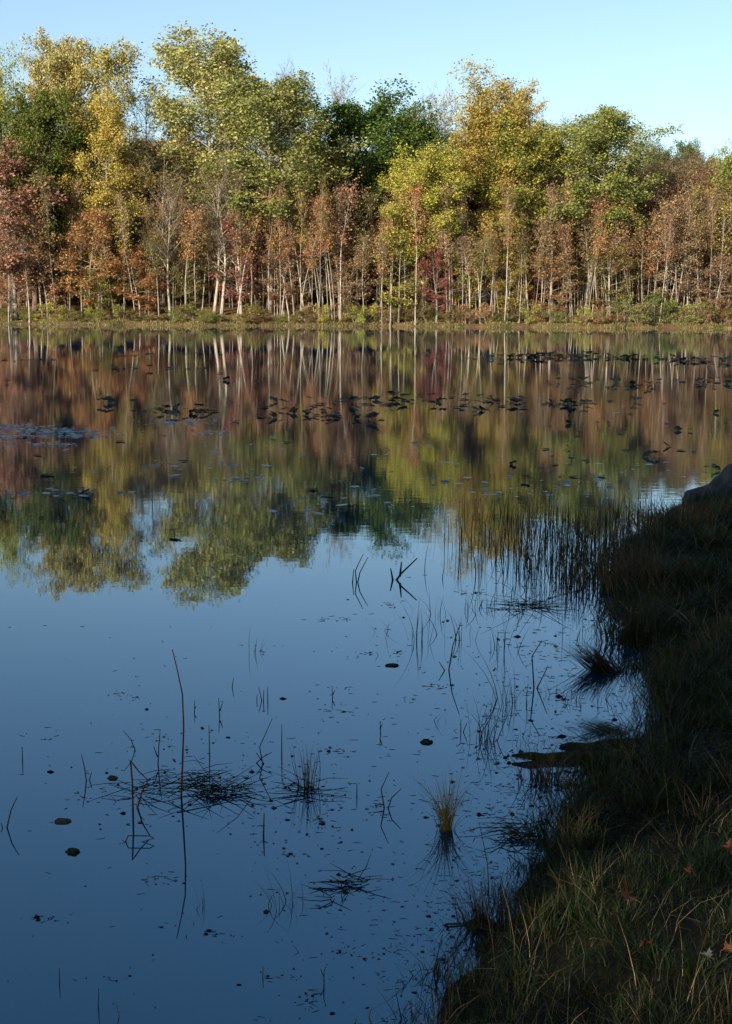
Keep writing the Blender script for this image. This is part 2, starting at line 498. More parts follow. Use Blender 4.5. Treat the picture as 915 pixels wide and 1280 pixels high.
def hill_z(x, y):
    d = y - shore_y(x)
    if d < 0: return max(-1.2, d * 0.5)
    rise = 9.5 * (1 - math.exp(-max(0, d - 2) / 34.0)) * (0.9 + 0.15 * math.sin(x * 0.05 + 2))
    return 0.28 * min(1, d / 0.6) + rise + 0.15 * mnoise.noise(Vector((x * 0.3, y * 0.3, 0))) * min(1, d)

def sheet(name, xs, ys, hf, mat):
    v = [(x, y, hf(x, y)) for y in ys for x in xs]
    nx = len(xs)
    f = [(j * nx + i, j * nx + i + 1, (j + 1) * nx + i + 1, (j + 1) * nx + i) for j in range(len(ys) - 1) for i in range(nx - 1)]
    me = bpy.data.meshes.new(name); me.from_pydata(v, [], f); me.materials.append(mat)
    me.polygons.foreach_set('use_smooth', [True] * len(f)); me.update()
    return me

xs = [-1500, -800, -400, -200, -120, -90] + [x * 0.8 for x in range(-80, 81)] + [90, 120, 200, 400, 800, 1500]
ys = [104 + 0.4 * i for i in range(0, 40)] + [121, 123, 126, 130, 135, 141, 148, 156, 165, 180, 200, 240, 300, 420, 700, 1200, 2500]
tag(ob('hillside', sheet('hillside', xs, ys, hill_z, M_LITTER)), kind='structure')

# bank edge, from pixel positions on the water plane
edge_px = [(430, 1420), (505, 1300), (585, 1215), (640, 1150), (668, 1090), (695, 1050), (722, 1005), (735, 965), (775, 935), (822, 900), (835, 862),
           (800, 820), (782, 780), (778, 740), (790, 700), (815, 668), (850, 640), (905, 622), (985, 608)]
edge = [on_plane(*p) for p in edge_px]
edge_xy = [(-1.2, 0.8), (-0.75, 1.9)] + [(e.x, e.y) for e in edge]
EY = np.array([e[1] for e in edge_xy]); EX = np.array([e[0] for e in edge_xy])
def edge_x(y):
    if y < EY[0]: return EX[0] - (EY[0] - y) * 2.2
    if y > EY[-1]: return EX[-1] + (y - EY[-1]) * 2.5
    return float(np.interp(y, EY, EX)) + 0.10 * mnoise.noise(Vector((0.3, y * 2.1, 0))) * min(1, y / 6 + 0.4) + 0.05 * mnoise.noise(Vector((4.3, y * 7, 0)))
def bank_z(x, y):
    d = (x - edge_x(y)) * 0.8
    if d < 0: return max(-0.8, d * 0.35 - 0.01)
    h = 0.03 + 0.085 * min(d, 1.2) + 0.03 * max(0, min(d - 1.2, 10))
    h += (0.05 * mnoise.noise(Vector((x * 1.6, y * 1.6, 3))) + 0.02 * mnoise.noise(Vector((x * 6, y * 6, 5)))) * min(1, d * 3)
    return h * min(1, d / 0.15 + 0.15)
bxs = [-2 + 0.07 * i for i in range(0, 135)] ; bys = [0.2 + 0.09 * i for i in range(0, 210)]
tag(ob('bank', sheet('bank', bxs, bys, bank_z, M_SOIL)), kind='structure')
gxs = [-1500, -500, -150, -60, -30, -15, -8, -4, -2, 0, 2, 4, 7, 9, 12, 16, 24, 40, 80, 150, 500, 1500]
gys = [-2500, -800, -200, -60, -20, -10, -5, -2, 0.3, 2, 4, 6, 8, 10, 12, 14, 16, 18, 20, 24, 30, 45, 70, 120]
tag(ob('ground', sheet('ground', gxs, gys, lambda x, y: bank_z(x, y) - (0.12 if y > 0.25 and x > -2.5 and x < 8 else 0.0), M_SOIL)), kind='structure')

# water
wm = bpy.data.meshes.new('water')
wm.from_pydata([(-1400, -40, 0), (1400, -40, 0), (1400, 112, 0), (-1400, 112, 0)], [], [(0, 1, 2, 3)])
wm.materials.append(M_WATER)
tag(ob('water', wm), kind='structure')

# ------------------------------------------------------------------ far forest
ordn = ['first', 'second', 'third', 'fourth', 'fifth', 'sixth', 'seventh', 'eighth', 'ninth', 'tenth', 'eleventh', 'twelfth', 'thirteenth', 'fourteenth', 'fifteenth', 'sixteenth', 'seventeenth', 'eighteenth', 'nineteenth', 'twentieth']
nums = ['zero', 'one', 'two', 'three', 'four', 'five', 'six', 'seven', 'eight', 'nine', 'ten', 'eleven', 'twelve', 'thirteen', 'fourteen', 'fifteen', 'sixteen', 'seventeen', 'eighteen', 'nineteen', 'twenty']
ti = {}
def plant_tree(kind, name, px, top, Y, hw, leaf, bark, label=None, cat='tree', group=TREE_GROUP, twig=None, zrot=None, proto=None, tilt=None):
    """px, top: where the crown top shows in the photograph; Y metres away; hw: half width in photo pixels"""
    i = ti.get(kind, 0); ti[kind] = i + 1
    pr = P[kind][i % len(P[kind]) if proto is None else proto]
    a = at_depth(px, 400, Y)
    x = a.x; z0 = hill_z(x, Y)
    t = at_depth(px, top, Y)
    Hh = max(0.5, (t.z - z0))
    hwm = (1.18 if kind in ('tall', 'oak', 'open', 'round') else 1.05) * hw * Y / FPX
    sx_ = hwm / pr['W']; sz_ = Hh / pr['H']
    r = bpy.data.objects.new(name, None); COL.objects.link(r)
    r.empty_display_size = 0.5
    r.location = (x, Y, z0)
    r.rotation_euler = (tilt[0] if tilt else 0, tilt[1] if tilt else 0, rnd.uniform(0, 6.28) if zrot is None else zrot)
    r.scale = (sx_, sx_, sz_)
    c1, c2 = LEAFC[leaf]
    j = [rnd.uniform(0.88, 1.12) for _ in range(3)]
    bk = BARKC[bark]
    ob('trunk', pr['trunk'], r, color=bk)
    ob('crown', pr['crown'], r, color=tuple(c * k for c, k in zip(c1, j)), tone=tuple(c * k for c, k in zip(c2, j)))
    tag(r, label, cat, group)
    return r, px

LAND = []   # (px, short name) landmarks of the shore, for telling fills apart
def mark(px, short): LAND.append((px, short))

F = [
 # kind, name, px, top, Y, halfwidth, leaf, bark, label
 ('open', 'tulip_tree', 8, 56, 119, 28, 'yellowgreen', 'tan', 'pale yellow treetop cut by the left edge of the photo'),
 ('tall', 'tulip_tree', 72, 42, 117, 48, 'yellowgreen', 'tan', 'tallest pale yellow treetop at the far left against the sky'),
 ('open', 'tulip_tree', 128, 50, 116, 40, 'olivegold', 'pale', 'yellow tree with a thin airy spire right of the tallest left treetop'),
 ('tall', 'tulip_tree', 124, 118, 113, 50, 'olivegold', 'pale', 'olive gold crown below the airy yellow spire at the left'),
 ('oak', 'oak_tree', 45, 112, 114, 58, 'deepgreen', 'brown', 'dark green rounded tree below the tall yellow treetop at the left'),
 ('round', 'maple_tree', 20, 182, 110.6, 60, 'redplum', 'grey', 'plum red tree at the far left below the dark green crown'),
 ('tall', 'tulip_tree', 270, 43, 117, 74, 'yellowgreen', 'pale', 'tall light green tree with the highest crown left of the centre'),
 ('tall', 'tulip_tree', 338, 98, 112.5, 78, 'green', 'pale', 'broad bright green crown leaning right of the tall light green tree'),
 ('bare', 'bare_tree', 362, 78, 122, 30, 'plum', 'brown', 'purplish half bare treetop behind the broad bright green crown'),
 ('bare', 'bare_tree', 410, 86, 125, 32, 'pink', 'grey', 'bare grey treetop on the sky left of the dark green dome'),
 ('oak', 'oak_tree', 448, 114, 119, 78, 'darkgreen', 'dark', 'large dark green dome at the middle of the treeline'),
 ('oak', 'oak_tree', 530, 146, 118, 52, 'darkgreen', 'dark', 'dark green shoulder crown right of the large dark dome'),
 ('bare', 'bare_tree', 512, 120, 124, 34, 'brown', 'grey', 'brown leafless treetop above the right shoulder of the dark dome'),
 ('bare', 'bare_tree', 546, 106, 125, 30, 'brown', 'grey', 'grey leafless treetop just left of the golden spires'),
 ('tall', 'maple_tree', 530, 184, 112, 54, 'gold', 'tan', 'yellow tree in front of the dark green dome'),
 ('open', 'poplar_tree', 592, 82, 118, 42, 'pale', 'tan', 'tall thin pale gold tree rising highest right of centre'),
 ('tall', 'poplar_tree', 606, 122, 115, 54, 'bronze', 'tan', 'bronze gold crown under the tall pale gold spires'),
 ('open', 'tulip_tree', 652, 102, 117, 28, 'yellowgreen', 'tan', 'small light green spire right of the bronze gold crown'),
 ('tall', 'tulip_tree', 655, 146, 113, 62, 'midgreen', 'tan', 'green and yellow crown right of the bronze gold crown'),
 ('tall', 'tulip_tree', 732, 136, 112.5, 64, 'green', 'pale', 'bright green rounded crown, rightmost of the tall green trees'),
 ('bare', 'bare_tree', 785, 166, 125, 42, 'brown', 'brown', 'reddish brown bare tree on the skyline beside the rightmost green crown'),
 ('oak', 'oak_tree', 814, 178, 138, 22, 'deepgreen', 'dark', 'small dark green crown on the right skyline, left one of two'),
 ('oak', 'oak_tree', 852, 176, 139, 24, 'deepgreen', 'dark', 'small dark green crown on the right skyline, right one of two'),
 ('round', 'maple_tree', 866, 200, 130, 26, 'russet', 'brown', 'rusty orange crown below the small green skyline crowns'),
 ('round', 'maple_tree', 897, 186, 121, 30, 'midgreen', 'tan', 'yellow green crown near the right edge below the skyline'),
 ('bare', 'bare_tree', 915, 172, 128, 22, 'olive', 'grey', 'thin grey treetop cut by the right edge of the photo'),
 ('rusty', 'maple_tree', 205, 168, 114, 60, 'olive', 'pale', 'olive brown tree with crooked pale limbs between the two tall groups'),
 ('bare', 'bare_tree', 178, 98, 124, 40, 'brown', 'grey', 'bare grey treetop in the gap between the two tall yellow groups'),
 ('round', 'maple_tree', 410, 190, 116, 32, 'bronze', 'brown', 'rusty gold crown tucked under the broad bright green crown'),
 # understorey
 ('maple', 'maple_tree', 60, 240, 110.6, 40, 'russet', 'grey', 'russet tree just right of the plum red tree'),
 ('maple', 'maple_tree', 112, 262, 110.2, 42, 'orange', 'tan', 'orange tree below the olive gold crown at the left'),
 ('maple', 'maple_tree', 125, 338, 109.6, 24, 'midgreen', 'tan', 'small yellow green tree low on the shore at the left'),
 ('maple', 'maple_tree', 175, 305, 110.0, 36, 'orange', 'pale', 'bright orange tree low on the shore beneath the crooked limbs'),
 ('maple', 'maple_tree', 232, 268, 110.5, 32, 'olive', 'tan', 'olive tree left of the twin pale trunks'),
 ('maple', 'maple_tree', 300, 265, 111, 36, 'plum', 'pale', 'dull red tree right of the twin pale trunks'),
 ('maple', 'maple_tree', 352, 290, 110.5, 36, 'russet', 'pale', 'russet tree beneath the broad bright green crown'),
 ('maple', 'maple_tree', 432, 305, 110.3, 34, 'pink', 'grey', 'pinkish red tree below the dark gap at the centre'),
 ('maple', 'maple_tree', 498, 282, 110, 36, 'gold', 'tan', 'low yellow tree left of the small crimson tree'),
 ('maple', 'maple_tree', 546, 304, 109.7, 26, 'crimson', 'grey', 'small crimson tree on the shore right of centre'),
 ('maple', 'maple_tree', 582, 262, 110.8, 30, 'gold', 'tan', 'slim golden tree right of the small crimson tree'),
 ('maple', 'maple_tree', 690, 318, 110, 30, 'tan', 'pale', 'tan tree low on the shore below the tall green crowns'),
 ('maple', 'maple_tree', 835, 276, 110.8, 40, 'pink', 'pale', 'faded pink tree right of the rightmost tall green crown'),
 ('maple', 'maple_tree', 893, 318, 110, 36, 'tan', 'grey', 'tan orange tree low on the shore near the right edge'),
 ('maple', 'maple_tree', 762, 306, 110, 32, 'olive', 'pale', 'olive brown low tree under the rightmost tall green crown'),
 ('maple', 'maple_tree', 637, 306, 110, 30, 'bronze', 'pale', 'bronze low tree between the slim golden tree and the tan tree'),
 ('rusty', 'maple_tree', 862, 232, 114, 46, 'brown', 'grey', 'brown thinly leaved tree above the faded pink tree'),
 ('rusty', 'maple_tree', 806, 226, 115, 44, 'brown', 'brown', 'brown thinly leaved tree beside the rightmost tall green crown'),
 ('rusty', 'maple_tree', 14, 300, 109.6, 30, 'pink', 'grey', 'low dusty pink tree on the shore at the left edge'),
]
shorts = {'olive brown low tree under the rightmost tall green crown': 'the olive brown tree', 'bronze low tree between the slim golden tree and the tan tree': 'the bronze tree',
 'slim golden tree right of the small crimson tree': 'the golden tree', 'low yellow tree left of the small crimson tree': 'the yellow tree', 'bright orange tree low on the shore beneath the crooked limbs': 'the bright orange tree',
 'plum red tree at the far left below the dark green crown': 'the plum tree', 'orange tree below the olive gold crown at the left': 'the orange tree',
 'olive tree left of the twin pale trunks': 'the olive tree', 'russet tree beneath the broad bright green crown': 'the russet tree',
 'pinkish red tree below the dark gap at the centre': 'the pinkish tree', 'small crimson tree on the shore right of centre': 'the crimson tree',
 'tan tree low on the shore below the tall green crowns': 'the tan tree', 'faded pink tree right of the rightmost tall green crown': 'the faded pink tree'}
for k, n, px, top, Y, hw, lf, bk, lb in F:
    plant_tree(k, n, px, top, Y, hw, lf, bk, lb, proto=(0 if 'rightmost of the tall' in lb else None), zrot=(2.1 if 'rightmost of the tall' in lb else None))
    if lb in shorts: mark(px, shorts[lb])
LAND.sort()

def between(px):
    b = [l for l in LAND if l[0] <= px]; a = [l for l in LAND if l[0] > px]
    if False: pass
    if not b: return ('left of ' + a[0][1]), -1
    if not a: return ('right of ' + b[-1][1]), len(LAND)
    return 'between %s and %s' % (b[-1][1], a[0][1]), len(b)

def label_run(items, desc):
    """items [(px, obj)] -> labels such as 'third of six slender pale trunks between the x and the y'"""
    runs = {}
    for px, o in sorted(items, key=lambda t: t[0]):
        w, k = between(px); runs.setdefault((k, w), []).append(o)
    for (k, w), L_ in runs.items():
        for i, o in enumerate(L_):
            w = w.replace('the olive brown', 'olive brown') if len(('%s of %s %s %s' % (ordn[i], nums[len(L_)], desc, w)).split()) > 16 else w
            o['label'] = ('%s of %s %s %s' % (ordn[i], nums[len(L_)], desc, w)) if len(L_) > 1 else ('lone %s %s' % (desc, w))

# slender trunks: bases read off the photograph
pole_px = [12, 24, 38, 52, 72, 86, 101, 113, 128, 141, 157, 168, 186, 198, 214, 234, 243, 252, 296, 303, 316, 328, 336, 344, 350, 356, 362, 369, 376, 383, 390, 397,
           404, 411, 419, 427, 436, 446, 457, 467, 478, 489, 518, 529, 560, 568, 577, 586, 594, 602, 610, 618, 626, 634, 641, 650, 659, 668, 677, 686, 697, 706, 715,
           724, 734, 742, 751, 760, 769, 779, 788, 798, 806, 815, 824, 833, 843, 853, 866, 879, 896]
pole_px += [468 + 7.1 * k for k in range(60) if k % 2] + [322, 348, 366, 373, 394, 401, 415, 423]
pole_px.sort()
items = []
for px in pole_px:
    p0 = px + rnd.uniform(-2, 2)
    Y = rnd.uniform(109.0, 111.5)
    top = rnd.uniform(215, 300)
    tilt = (rnd.uniform(-0.05, 0.05), rnd.gauss(0.02, 0.04))
    if 340 < px < 420: tilt = (0, rnd.uniform(0.05, 0.2))
    sc = rnd.uniform(0.8, 1.3)
    o, _ = plant_tree('pole', 'slender_tree', p0, top, Y, 19 * sc, rnd.choice(['russet', 'russet', 'tan', 'orange', 'bronze', 'pink', 'olive', 'brown']), rnd.choice(['pale', 'pale', 'tan', 'pale', 'grey']),
                      None, tilt=tilt)
    items.append((p0, o))
label_run(items, 'slender trunks')
items = []
for px in [8 * k + 4 for k in range(115)]:
    if px < 190 and px % 3: continue
    p0 = px + rnd.uniform(-3, 3)
    o, _ = plant_tree('pole', 'sapling_tree', p0, rnd.uniform(235, 300), rnd.uniform(111.5, 112.8), rnd.uniform(10, 15), rnd.choice(['brown', 'tan', 'olive', 'russet']), rnd.choice(['tan', 'pale', 'tan', 'grey', 'brown']), None,
                      tilt=(rnd.uniform(-0.03, 0.03), rnd.gauss(0.02, 0.03)))
    items.append((p0, o))
label_run(items, 'thin rear saplings')
# two pairs of stout pale trunks
for px, top, hw, lb in ((268, 190, 40, 'stout pale trunk, left of the twin trunks below the light green tree'), (277, 205, 36, 'stout pale trunk, right of the twin trunks below the light green tree'),
                    (302, 180, 30, 'tall straight pale trunk just right of the twin trunks'), (213, 215, 34, 'thick grey trunk rising behind the bright orange tree')):
    plant_tree('bare', 'bare_tree', px, top, 110.4, hw, 'brown', 'pale', lb)

# thinly leaved trees of the middle distance
items = []
for px in range(-6, 930, 26):
    p0 = px + rnd.uniform(-7, 7)
    Y = rnd.uniform(113, 119)
    top = rnd.uniform(205, 262)
    o, _ = plant_tree('rusty', 'thin_tree', p0, top, Y + 1.5, rnd.uniform(36, 52), rnd.choice(['russet', 'brown', 'olive', 'olive', 'plum', 'tan', 'orange', 'brown', 'bronze']), rnd.choice(['tan', 'grey', 'pale']), None)
    items.append((p0, o))
label_run(items, 'thinly leaved brown trees')
# bare trees along the ridge and the ones closing the hillside behind
items = []
for px in range(-10, 940, 34):
    p0 = px + rnd.uniform(-9, 9)
    Y = rnd.uniform(121, 131)
    top = rnd.uniform(176, 205) if px > 740 else rnd.uniform(138, 180)
    o, _ = plant_tree('bare', 'ridge_tree', p0, top, Y, rnd.uniform(40, 60), rnd.choice(['brown', 'russet', 'olive', 'plum']), rnd.choice(['brown', 'grey']), None)
    items.append((p0, o))
label_run(items, 'bare grey ridge trees')
items = []
for px in range(-20, 950, 44):
    p0 = px + rnd.uniform(-9, 9)
    o, _ = plant_tree('oak', 'back_tree', p0, (rnd.uniform(196, 215) if px > 740 else rnd.uniform(170, 205)), rnd.uniform(132, 142), 50, rnd.choice(['brown', 'olive', 'russet', 'brown']), 'dark', None)
    items.append((p0, o))
label_run(items, 'dense brown slope trees')
items = []
for px in range(-30, 960, 25):
    p0 = px + rnd.uniform(-8, 8)
    o, _ = plant_tree('thicket', 'thicket_tree', p0, rnd.uniform(255, 290), rnd.uniform(119, 128), 44, rnd.choice(['brown', 'olive', 'russet', 'plum', 'tan']), 'dark', None)
    items.append((p0, o))
label_run(items, 'dense understorey trees')
# more forest to either side of the frame
for i in range(40):
    s = -1 if i % 2 else 1
    p0 = 457 + s * (490 + 13 * (i // 2) + rnd.uniform(-6, 6))
    kd = rnd.choice(['rusty', 'bare', 'oak', 'tall', 'maple'])
    top = {'rusty': 220, 'bare': 170, 'oak': 190, 'tall': 120, 'maple': 280}[kd] + rnd.uniform(-15, 15)
    plant_tree(kd, 'side_tree', p0, top, rnd.uniform(111, 122), 50, rnd.choice(['brown', 'russet', 'green', 'olive', 'orange', 'gold']), 'tan',
               ('autumn tree on the far shore beyond the left edge of the photo' if s < 0 else 'autumn tree on the far shore beyond the right edge of the photo'), group='trees beyond the frame, ' + ('left' if s < 0 else 'right'))

items = []
for px in range(-6, 930, 23):
    p0 = px + rnd.uniform(-8, 8)
    o, _ = plant_tree('maple', 'understorey_tree', p0, rnd.uniform(270, 330), rnd.uniform(113.0, 115.0), rnd.uniform(22, 34), rnd.choice(['orange', 'russet', 'gold', 'midgreen', 'bronze', 'olive', 'orange', 'plum', 'tan'] if px < 330 else ['orange', 'russet', 'tan', 'plum', 'olive', 'bronze', 'brown']), rnd.choice(['tan', 'brown']), None)
    items.append((p0, o))
label_run(items, 'low leafy autumn trees')
# shrubs along the waterline
items = []
def shrub_at(px, top, hw, leaf):
    Y = shore_y((px - 457) / FPX * 108) + rnd.uniform(0.7, 1.6)
    o, _ = plant_tree('shrub', 'shore_shrub', px, top, Y, hw, leaf, 'tan', None, cat='shrub', group='shrubs along the far waterline')
    items.append((px, o))
px = -5
while px < 925:
    big = 780 < px < 880 and rnd.random() < 0.7
    shrub_at(px + rnd.uniform(-3, 3), rnd.uniform(362, 375) if big else rnd.uniform(377, 396), rnd.uniform(18, 28) if big else rnd.uniform(11, 20),
             rnd.choice(['green', 'midgreen', 'deepgreen']) if big else rnd.choice(['midgreen', 'olive', 'olive', 'tan', 'green', 'olivegold', 'russet']))
    px += rnd.uniform(9, 16)
label_run(items, 'low shoreline shrubs')

# grass fringe on the far shore: uncountable
rs = np.random.RandomState(5)
def blades(rs, X, Y, Z, h, w, bend, seg=3):
    """curved tapered blades; returns verts, faces arrays (each blade its own island)"""
    n = len(X)
    az = rs.uniform(0, 2 * math.pi, n); face = az + rs.uniform(-1.2, 1.2, n)
    V = []
    for k in range(seg + 1):
        t = k / seg
        off = bend * h * t ** 2
        cx = X + np.cos(az) * off; cy = Y + np.sin(az) * off
        cz = Z + h * t * np.sqrt(np.clip(1 - (bend * t * 0.7) ** 2, 0.1, 1))
        ww = w * (1 - t ** 1.6) * 0.5 + w * 0.06
        dx = np.cos(face + math.pi / 2) * ww; dy = np.sin(face + math.pi / 2) * ww
        V.append(np.stack([cx - dx, cy - dy, cz], 1)); V.append(np.stack([cx + dx, cy + dy, cz], 1))
    V = np.stack(V, 1)          # n, 2(seg+1), 3
    m = 2 * (seg + 1)
    base = (np.arange(n) * m)[:, None]
    F_ = np.concatenate([base + np.array([[2 * k, 2 * k + 1, 2 * k + 3, 2 * k + 2]]) for k in range(seg)], 0)
    return V.reshape(-1, 3), F_
def blade_mesh(name, parts, mat):
    vs, fs, b = [], [], 0
    for V, F_ in parts:
        vs.append(V); fs.append(F_ + b); b += len(V)
    V = np.concatenate(vs); F_ = np.concatenate(fs)
    me = bpy.data.meshes.new(name)
    me.vertices.add(len(V)); me.vertices.foreach_set('co', V.astype(np.float32).ravel())
    me.loops.add(F_.size); me.loops.foreach_set('vertex_index', F_.astype(np.int32).ravel())
    me.polygons.add(len(F_)); me.polygons.foreach_set('loop_start', np.arange(0, F_.size, 4, dtype=np.int32))
    me.polygons.foreach_set('use_smooth', np.ones(len(F_), dtype=bool))
    me.materials.append(mat); me.update(calc_edges=True); me.validate()
    return me
n = 26000
X = rs.uniform(-45, 45, n); D = np.abs(rs.normal(0.15, 0.5, n))
sh = np.array([shore_y(x) for x in X]); Yv = sh + D
Z = np.array([hill_z(x, y) for x, y in zip(X, Yv)]) - 0.02
hh = rs.uniform(0.05, 0.22, n) * np.array([max(0.12, 0.75 + 1.3 * mnoise.noise(Vector((x * 0.55, 3, 1))) + 0.5 * mnoise.noise(Vector((x * 2.2, 5, 1)))) for x in X])
tag(ob('shore_grass', blade_mesh('shore_grass', [blades(rs, X, Yv, Z, hh, rs.uniform(0.02, 0.05, n), rs.uniform(0.1, 0.7, n), 2)], M_SHOREGRASS)),
    'yellow green grass fringe along the waterline of the far shore', 'grass', kind='stuff')

# ------------------------------------------------------------------ near bank grass
def bank_scatter(rs, n, ymin, ymax, dmin=0.0, dmax=2.6, power=1.0):
    Yv = ymin + (ymax - ymin) * rs.uniform(0, 1, n) ** power
    ex = np.array([edge_x(y) for y in Yv])
    X = ex + dmin + (dmax - dmin) * rs.uniform(0, 1, n) ** 1.15
    keep = np.abs(X) < 0.29 * Yv + 0.9
    X, Yv = X[keep], Yv[keep]
    return X, Yv, np.array([bank_z(x, y) for x, y in zip(X, Yv)]) - 0.01
def wild(X, Yv, k=0.0):
    return np.array([mnoise.noise(Vector((x * 1.7 + k, y * 1.7, 9 + k))) + 0.5 * mnoise.noise(Vector((x * 5 + k, y * 5, 2))) for x, y in zip(X, Yv)])
def widen(Yv): return np.clip(Yv / 5, 0.85, 2.4)
parts = []
# short turf with bare patches
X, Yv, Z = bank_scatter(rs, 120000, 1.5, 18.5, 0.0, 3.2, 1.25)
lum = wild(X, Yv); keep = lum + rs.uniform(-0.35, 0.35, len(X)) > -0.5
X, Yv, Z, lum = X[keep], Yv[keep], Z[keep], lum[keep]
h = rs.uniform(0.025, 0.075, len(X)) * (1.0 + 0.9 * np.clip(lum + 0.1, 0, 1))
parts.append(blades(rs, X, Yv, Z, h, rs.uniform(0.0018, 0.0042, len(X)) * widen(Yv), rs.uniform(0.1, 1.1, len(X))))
# separate clumps, each fanning out from its own foot; some stand in the water off the edge
def clumps(n, ymin, ymax, dmin, dmax, nb, hmin, hmax, rad, pw=1.2):
    cx, cy, cz = bank_scatter(rs, n, ymin, ymax, dmin, dmax, pw)
    out_ = []
    for x, y, z in zip(cx, cy, cz):
        m_ = int(rs.uniform(0.4, 1.5) * nb); hh_ = rs.uniform(hmin, hmax); r_ = rad * rs.uniform(0.5, 1.4)
        dx = rs.normal(0, r_, m_); dy = rs.normal(0, r_, m_)
        h_ = hh_ * rs.uniform(0.35, 1.0, m_)
        zz = np.full(m_, max(z, -0.02) - 0.01)
        V, F_ = blades(rs, x + dx, y + dy, zz, h_, rs.uniform(0.0016, 0.0045, m_) * float(widen(np.array([y]))[0]), rs.uniform(0.1, 0.95, m_))
        la, lm = rs.uniform(0, 6.28), rs.uniform(0, 0.6)
        zr = V[:, 2] - zz[0]
        V[:, 0] += zr * (lm * math.cos(la) + dx.repeat(8) / r_ * 0.25); V[:, 1] += zr * (lm * math.sin(la) + dy.repeat(8) / r_ * 0.25)
        out_.append((V, F_))
    vs, fs, b_ = [], [], 0
    for V, F_ in out_: vs.append(V); fs.append(F_ + b_); b_ += len(V)
    return np.concatenate(vs), np.concatenate(fs)
parts.append(clumps(620, 2.6, 17, 0.0, 2.8, 60, 0.07, 0.19, 0.035))
parts.append(clumps(380, 2.4, 14, -0.08, 0.25, 46, 0.05, 0.16, 0.03, 1.0))
parts.append(clumps(90, 5.0, 14, -0.05, 0.7, 90, 0.16, 0.30, 0.06, 1.0))
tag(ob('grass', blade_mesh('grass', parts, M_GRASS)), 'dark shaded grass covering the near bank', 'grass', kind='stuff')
# dry stems standing or lying in the grass
X, Yv, Z = bank_scatter(rs, 2600, 2.0, 16.0, 0.0, 2.8, 1.3)
h = rs.uniform(0.06, 0.24, len(X))
p1 = blades(rs, X, Yv, Z, h, rs.uniform(0.0012, 0.0024, len(X)) * widen(Yv), rs.uniform(0.3, 1.3, len(X)))
X, Yv, Z = bank_scatter(rs, 6000, 2.0, 16.0, -0.05, 2.8, 1.3)
h = rs.uniform(0.015, 0.035, len(X))
p2 = blades(rs, X, Yv, Z + 0.02, h, rs.uniform(0.0015, 0.003, len(X)) * widen(Yv), rs.uniform(2.0, 5.0, len(X)))
M_STRAW = grass_material('straw', [(0.0, (0.05, 0.035, 0.018)), (0.5, (0.17, 0.115, 0.055)), (1.0, (0.40, 0.29, 0.15))], 0.1)
tag(ob('dry_stems', blade_mesh('dry_stems', [p1, p2, clumps(50, 2.8, 9, 0.0, 1.6, 26, 0.10, 0.22, 0.03)], M_STRAW)),
    'dry straw coloured stems scattered through the bank grass', 'dry grass', kind='stuff')

# reed stand in the shallows before the boulder
rx = []
while len(rx) < 1900:
    px = rnd.uniform(530, 830); py = rnd.uniform(640, 742)
    dens = min(1, max(0.05, (px - 530) / 200.0)) ** 1.5
    if py > 700 and px < 640: dens *= 0.4
    if py > 722 and px < 700: dens *= 0.3
    if rnd.random() < dens:
        rx.append(on_plane(px, py))
X = np.array([p.x for p in rx]); Yv = np.array([p.y for p in rx]); n = len(rx)
h = rs.uniform(0.10, 0.34, n)
pr_ = [blades(rs, X, Yv, np.full(n, -0.02), h, rs.uniform(0.0035, 0.007, n), np.clip(rs.gamma(1.5, 0.12, n), 0, 0.8))]
M_REED = grass_material('reed', [(0.0, (0.015, 0.02, 0.008)), (0.6, (0.04, 0.045, 0.02)), (1.0, (0.10, 0.075, 0.035))], 0.1)
tag(ob('reeds', blade_mesh('reeds', pr_, M_REED)), 'dense stand of thin dark reeds in the shallows before the boulder', 'reeds', kind='stuff')

# ------------------------------------------------------------------ boulder
def rock(seed, r, amp=0.25, sub=4):
    import bmesh
    bm = bmesh.new()
    bmesh.ops.create_icosphere(bm, subdivisions=sub, radius=1)
    for v in bm.verts:
        c = v.co.normalized()
        k = 1 + amp * mnoise.noise(c * 1.3 + Vector((seed, 0, 0))) + amp * 0.35 * mnoise.noise(c * 3.5 + Vector((0, seed, 0))) + amp * 0.16 * mnoise.noise(c * 9) + amp * 0.06 * mnoise.noise(c * 25)
        v.co = Vector((c.x * r[0], c.y * r[1], c.z * r[2])) * k
    me = bpy.data.meshes.new('boulder'); bm.to_mesh(me); bm.free()
    me.polygons.foreach_set('use_smooth', [True] * len(me.polygons)); me.materials.append(M_ROCK)
    return me
bp0 = on_plane(980, 634)
b = ob('boulder', rock(8, (0.88, 0.65, 0.44), 0.22, 5), loc=(bp0.x + 0.05, bp0.y + 0.1, 0.02))
tag(b, 'large smooth blue grey boulder at the right edge where the bank meets the lake', 'boulder')

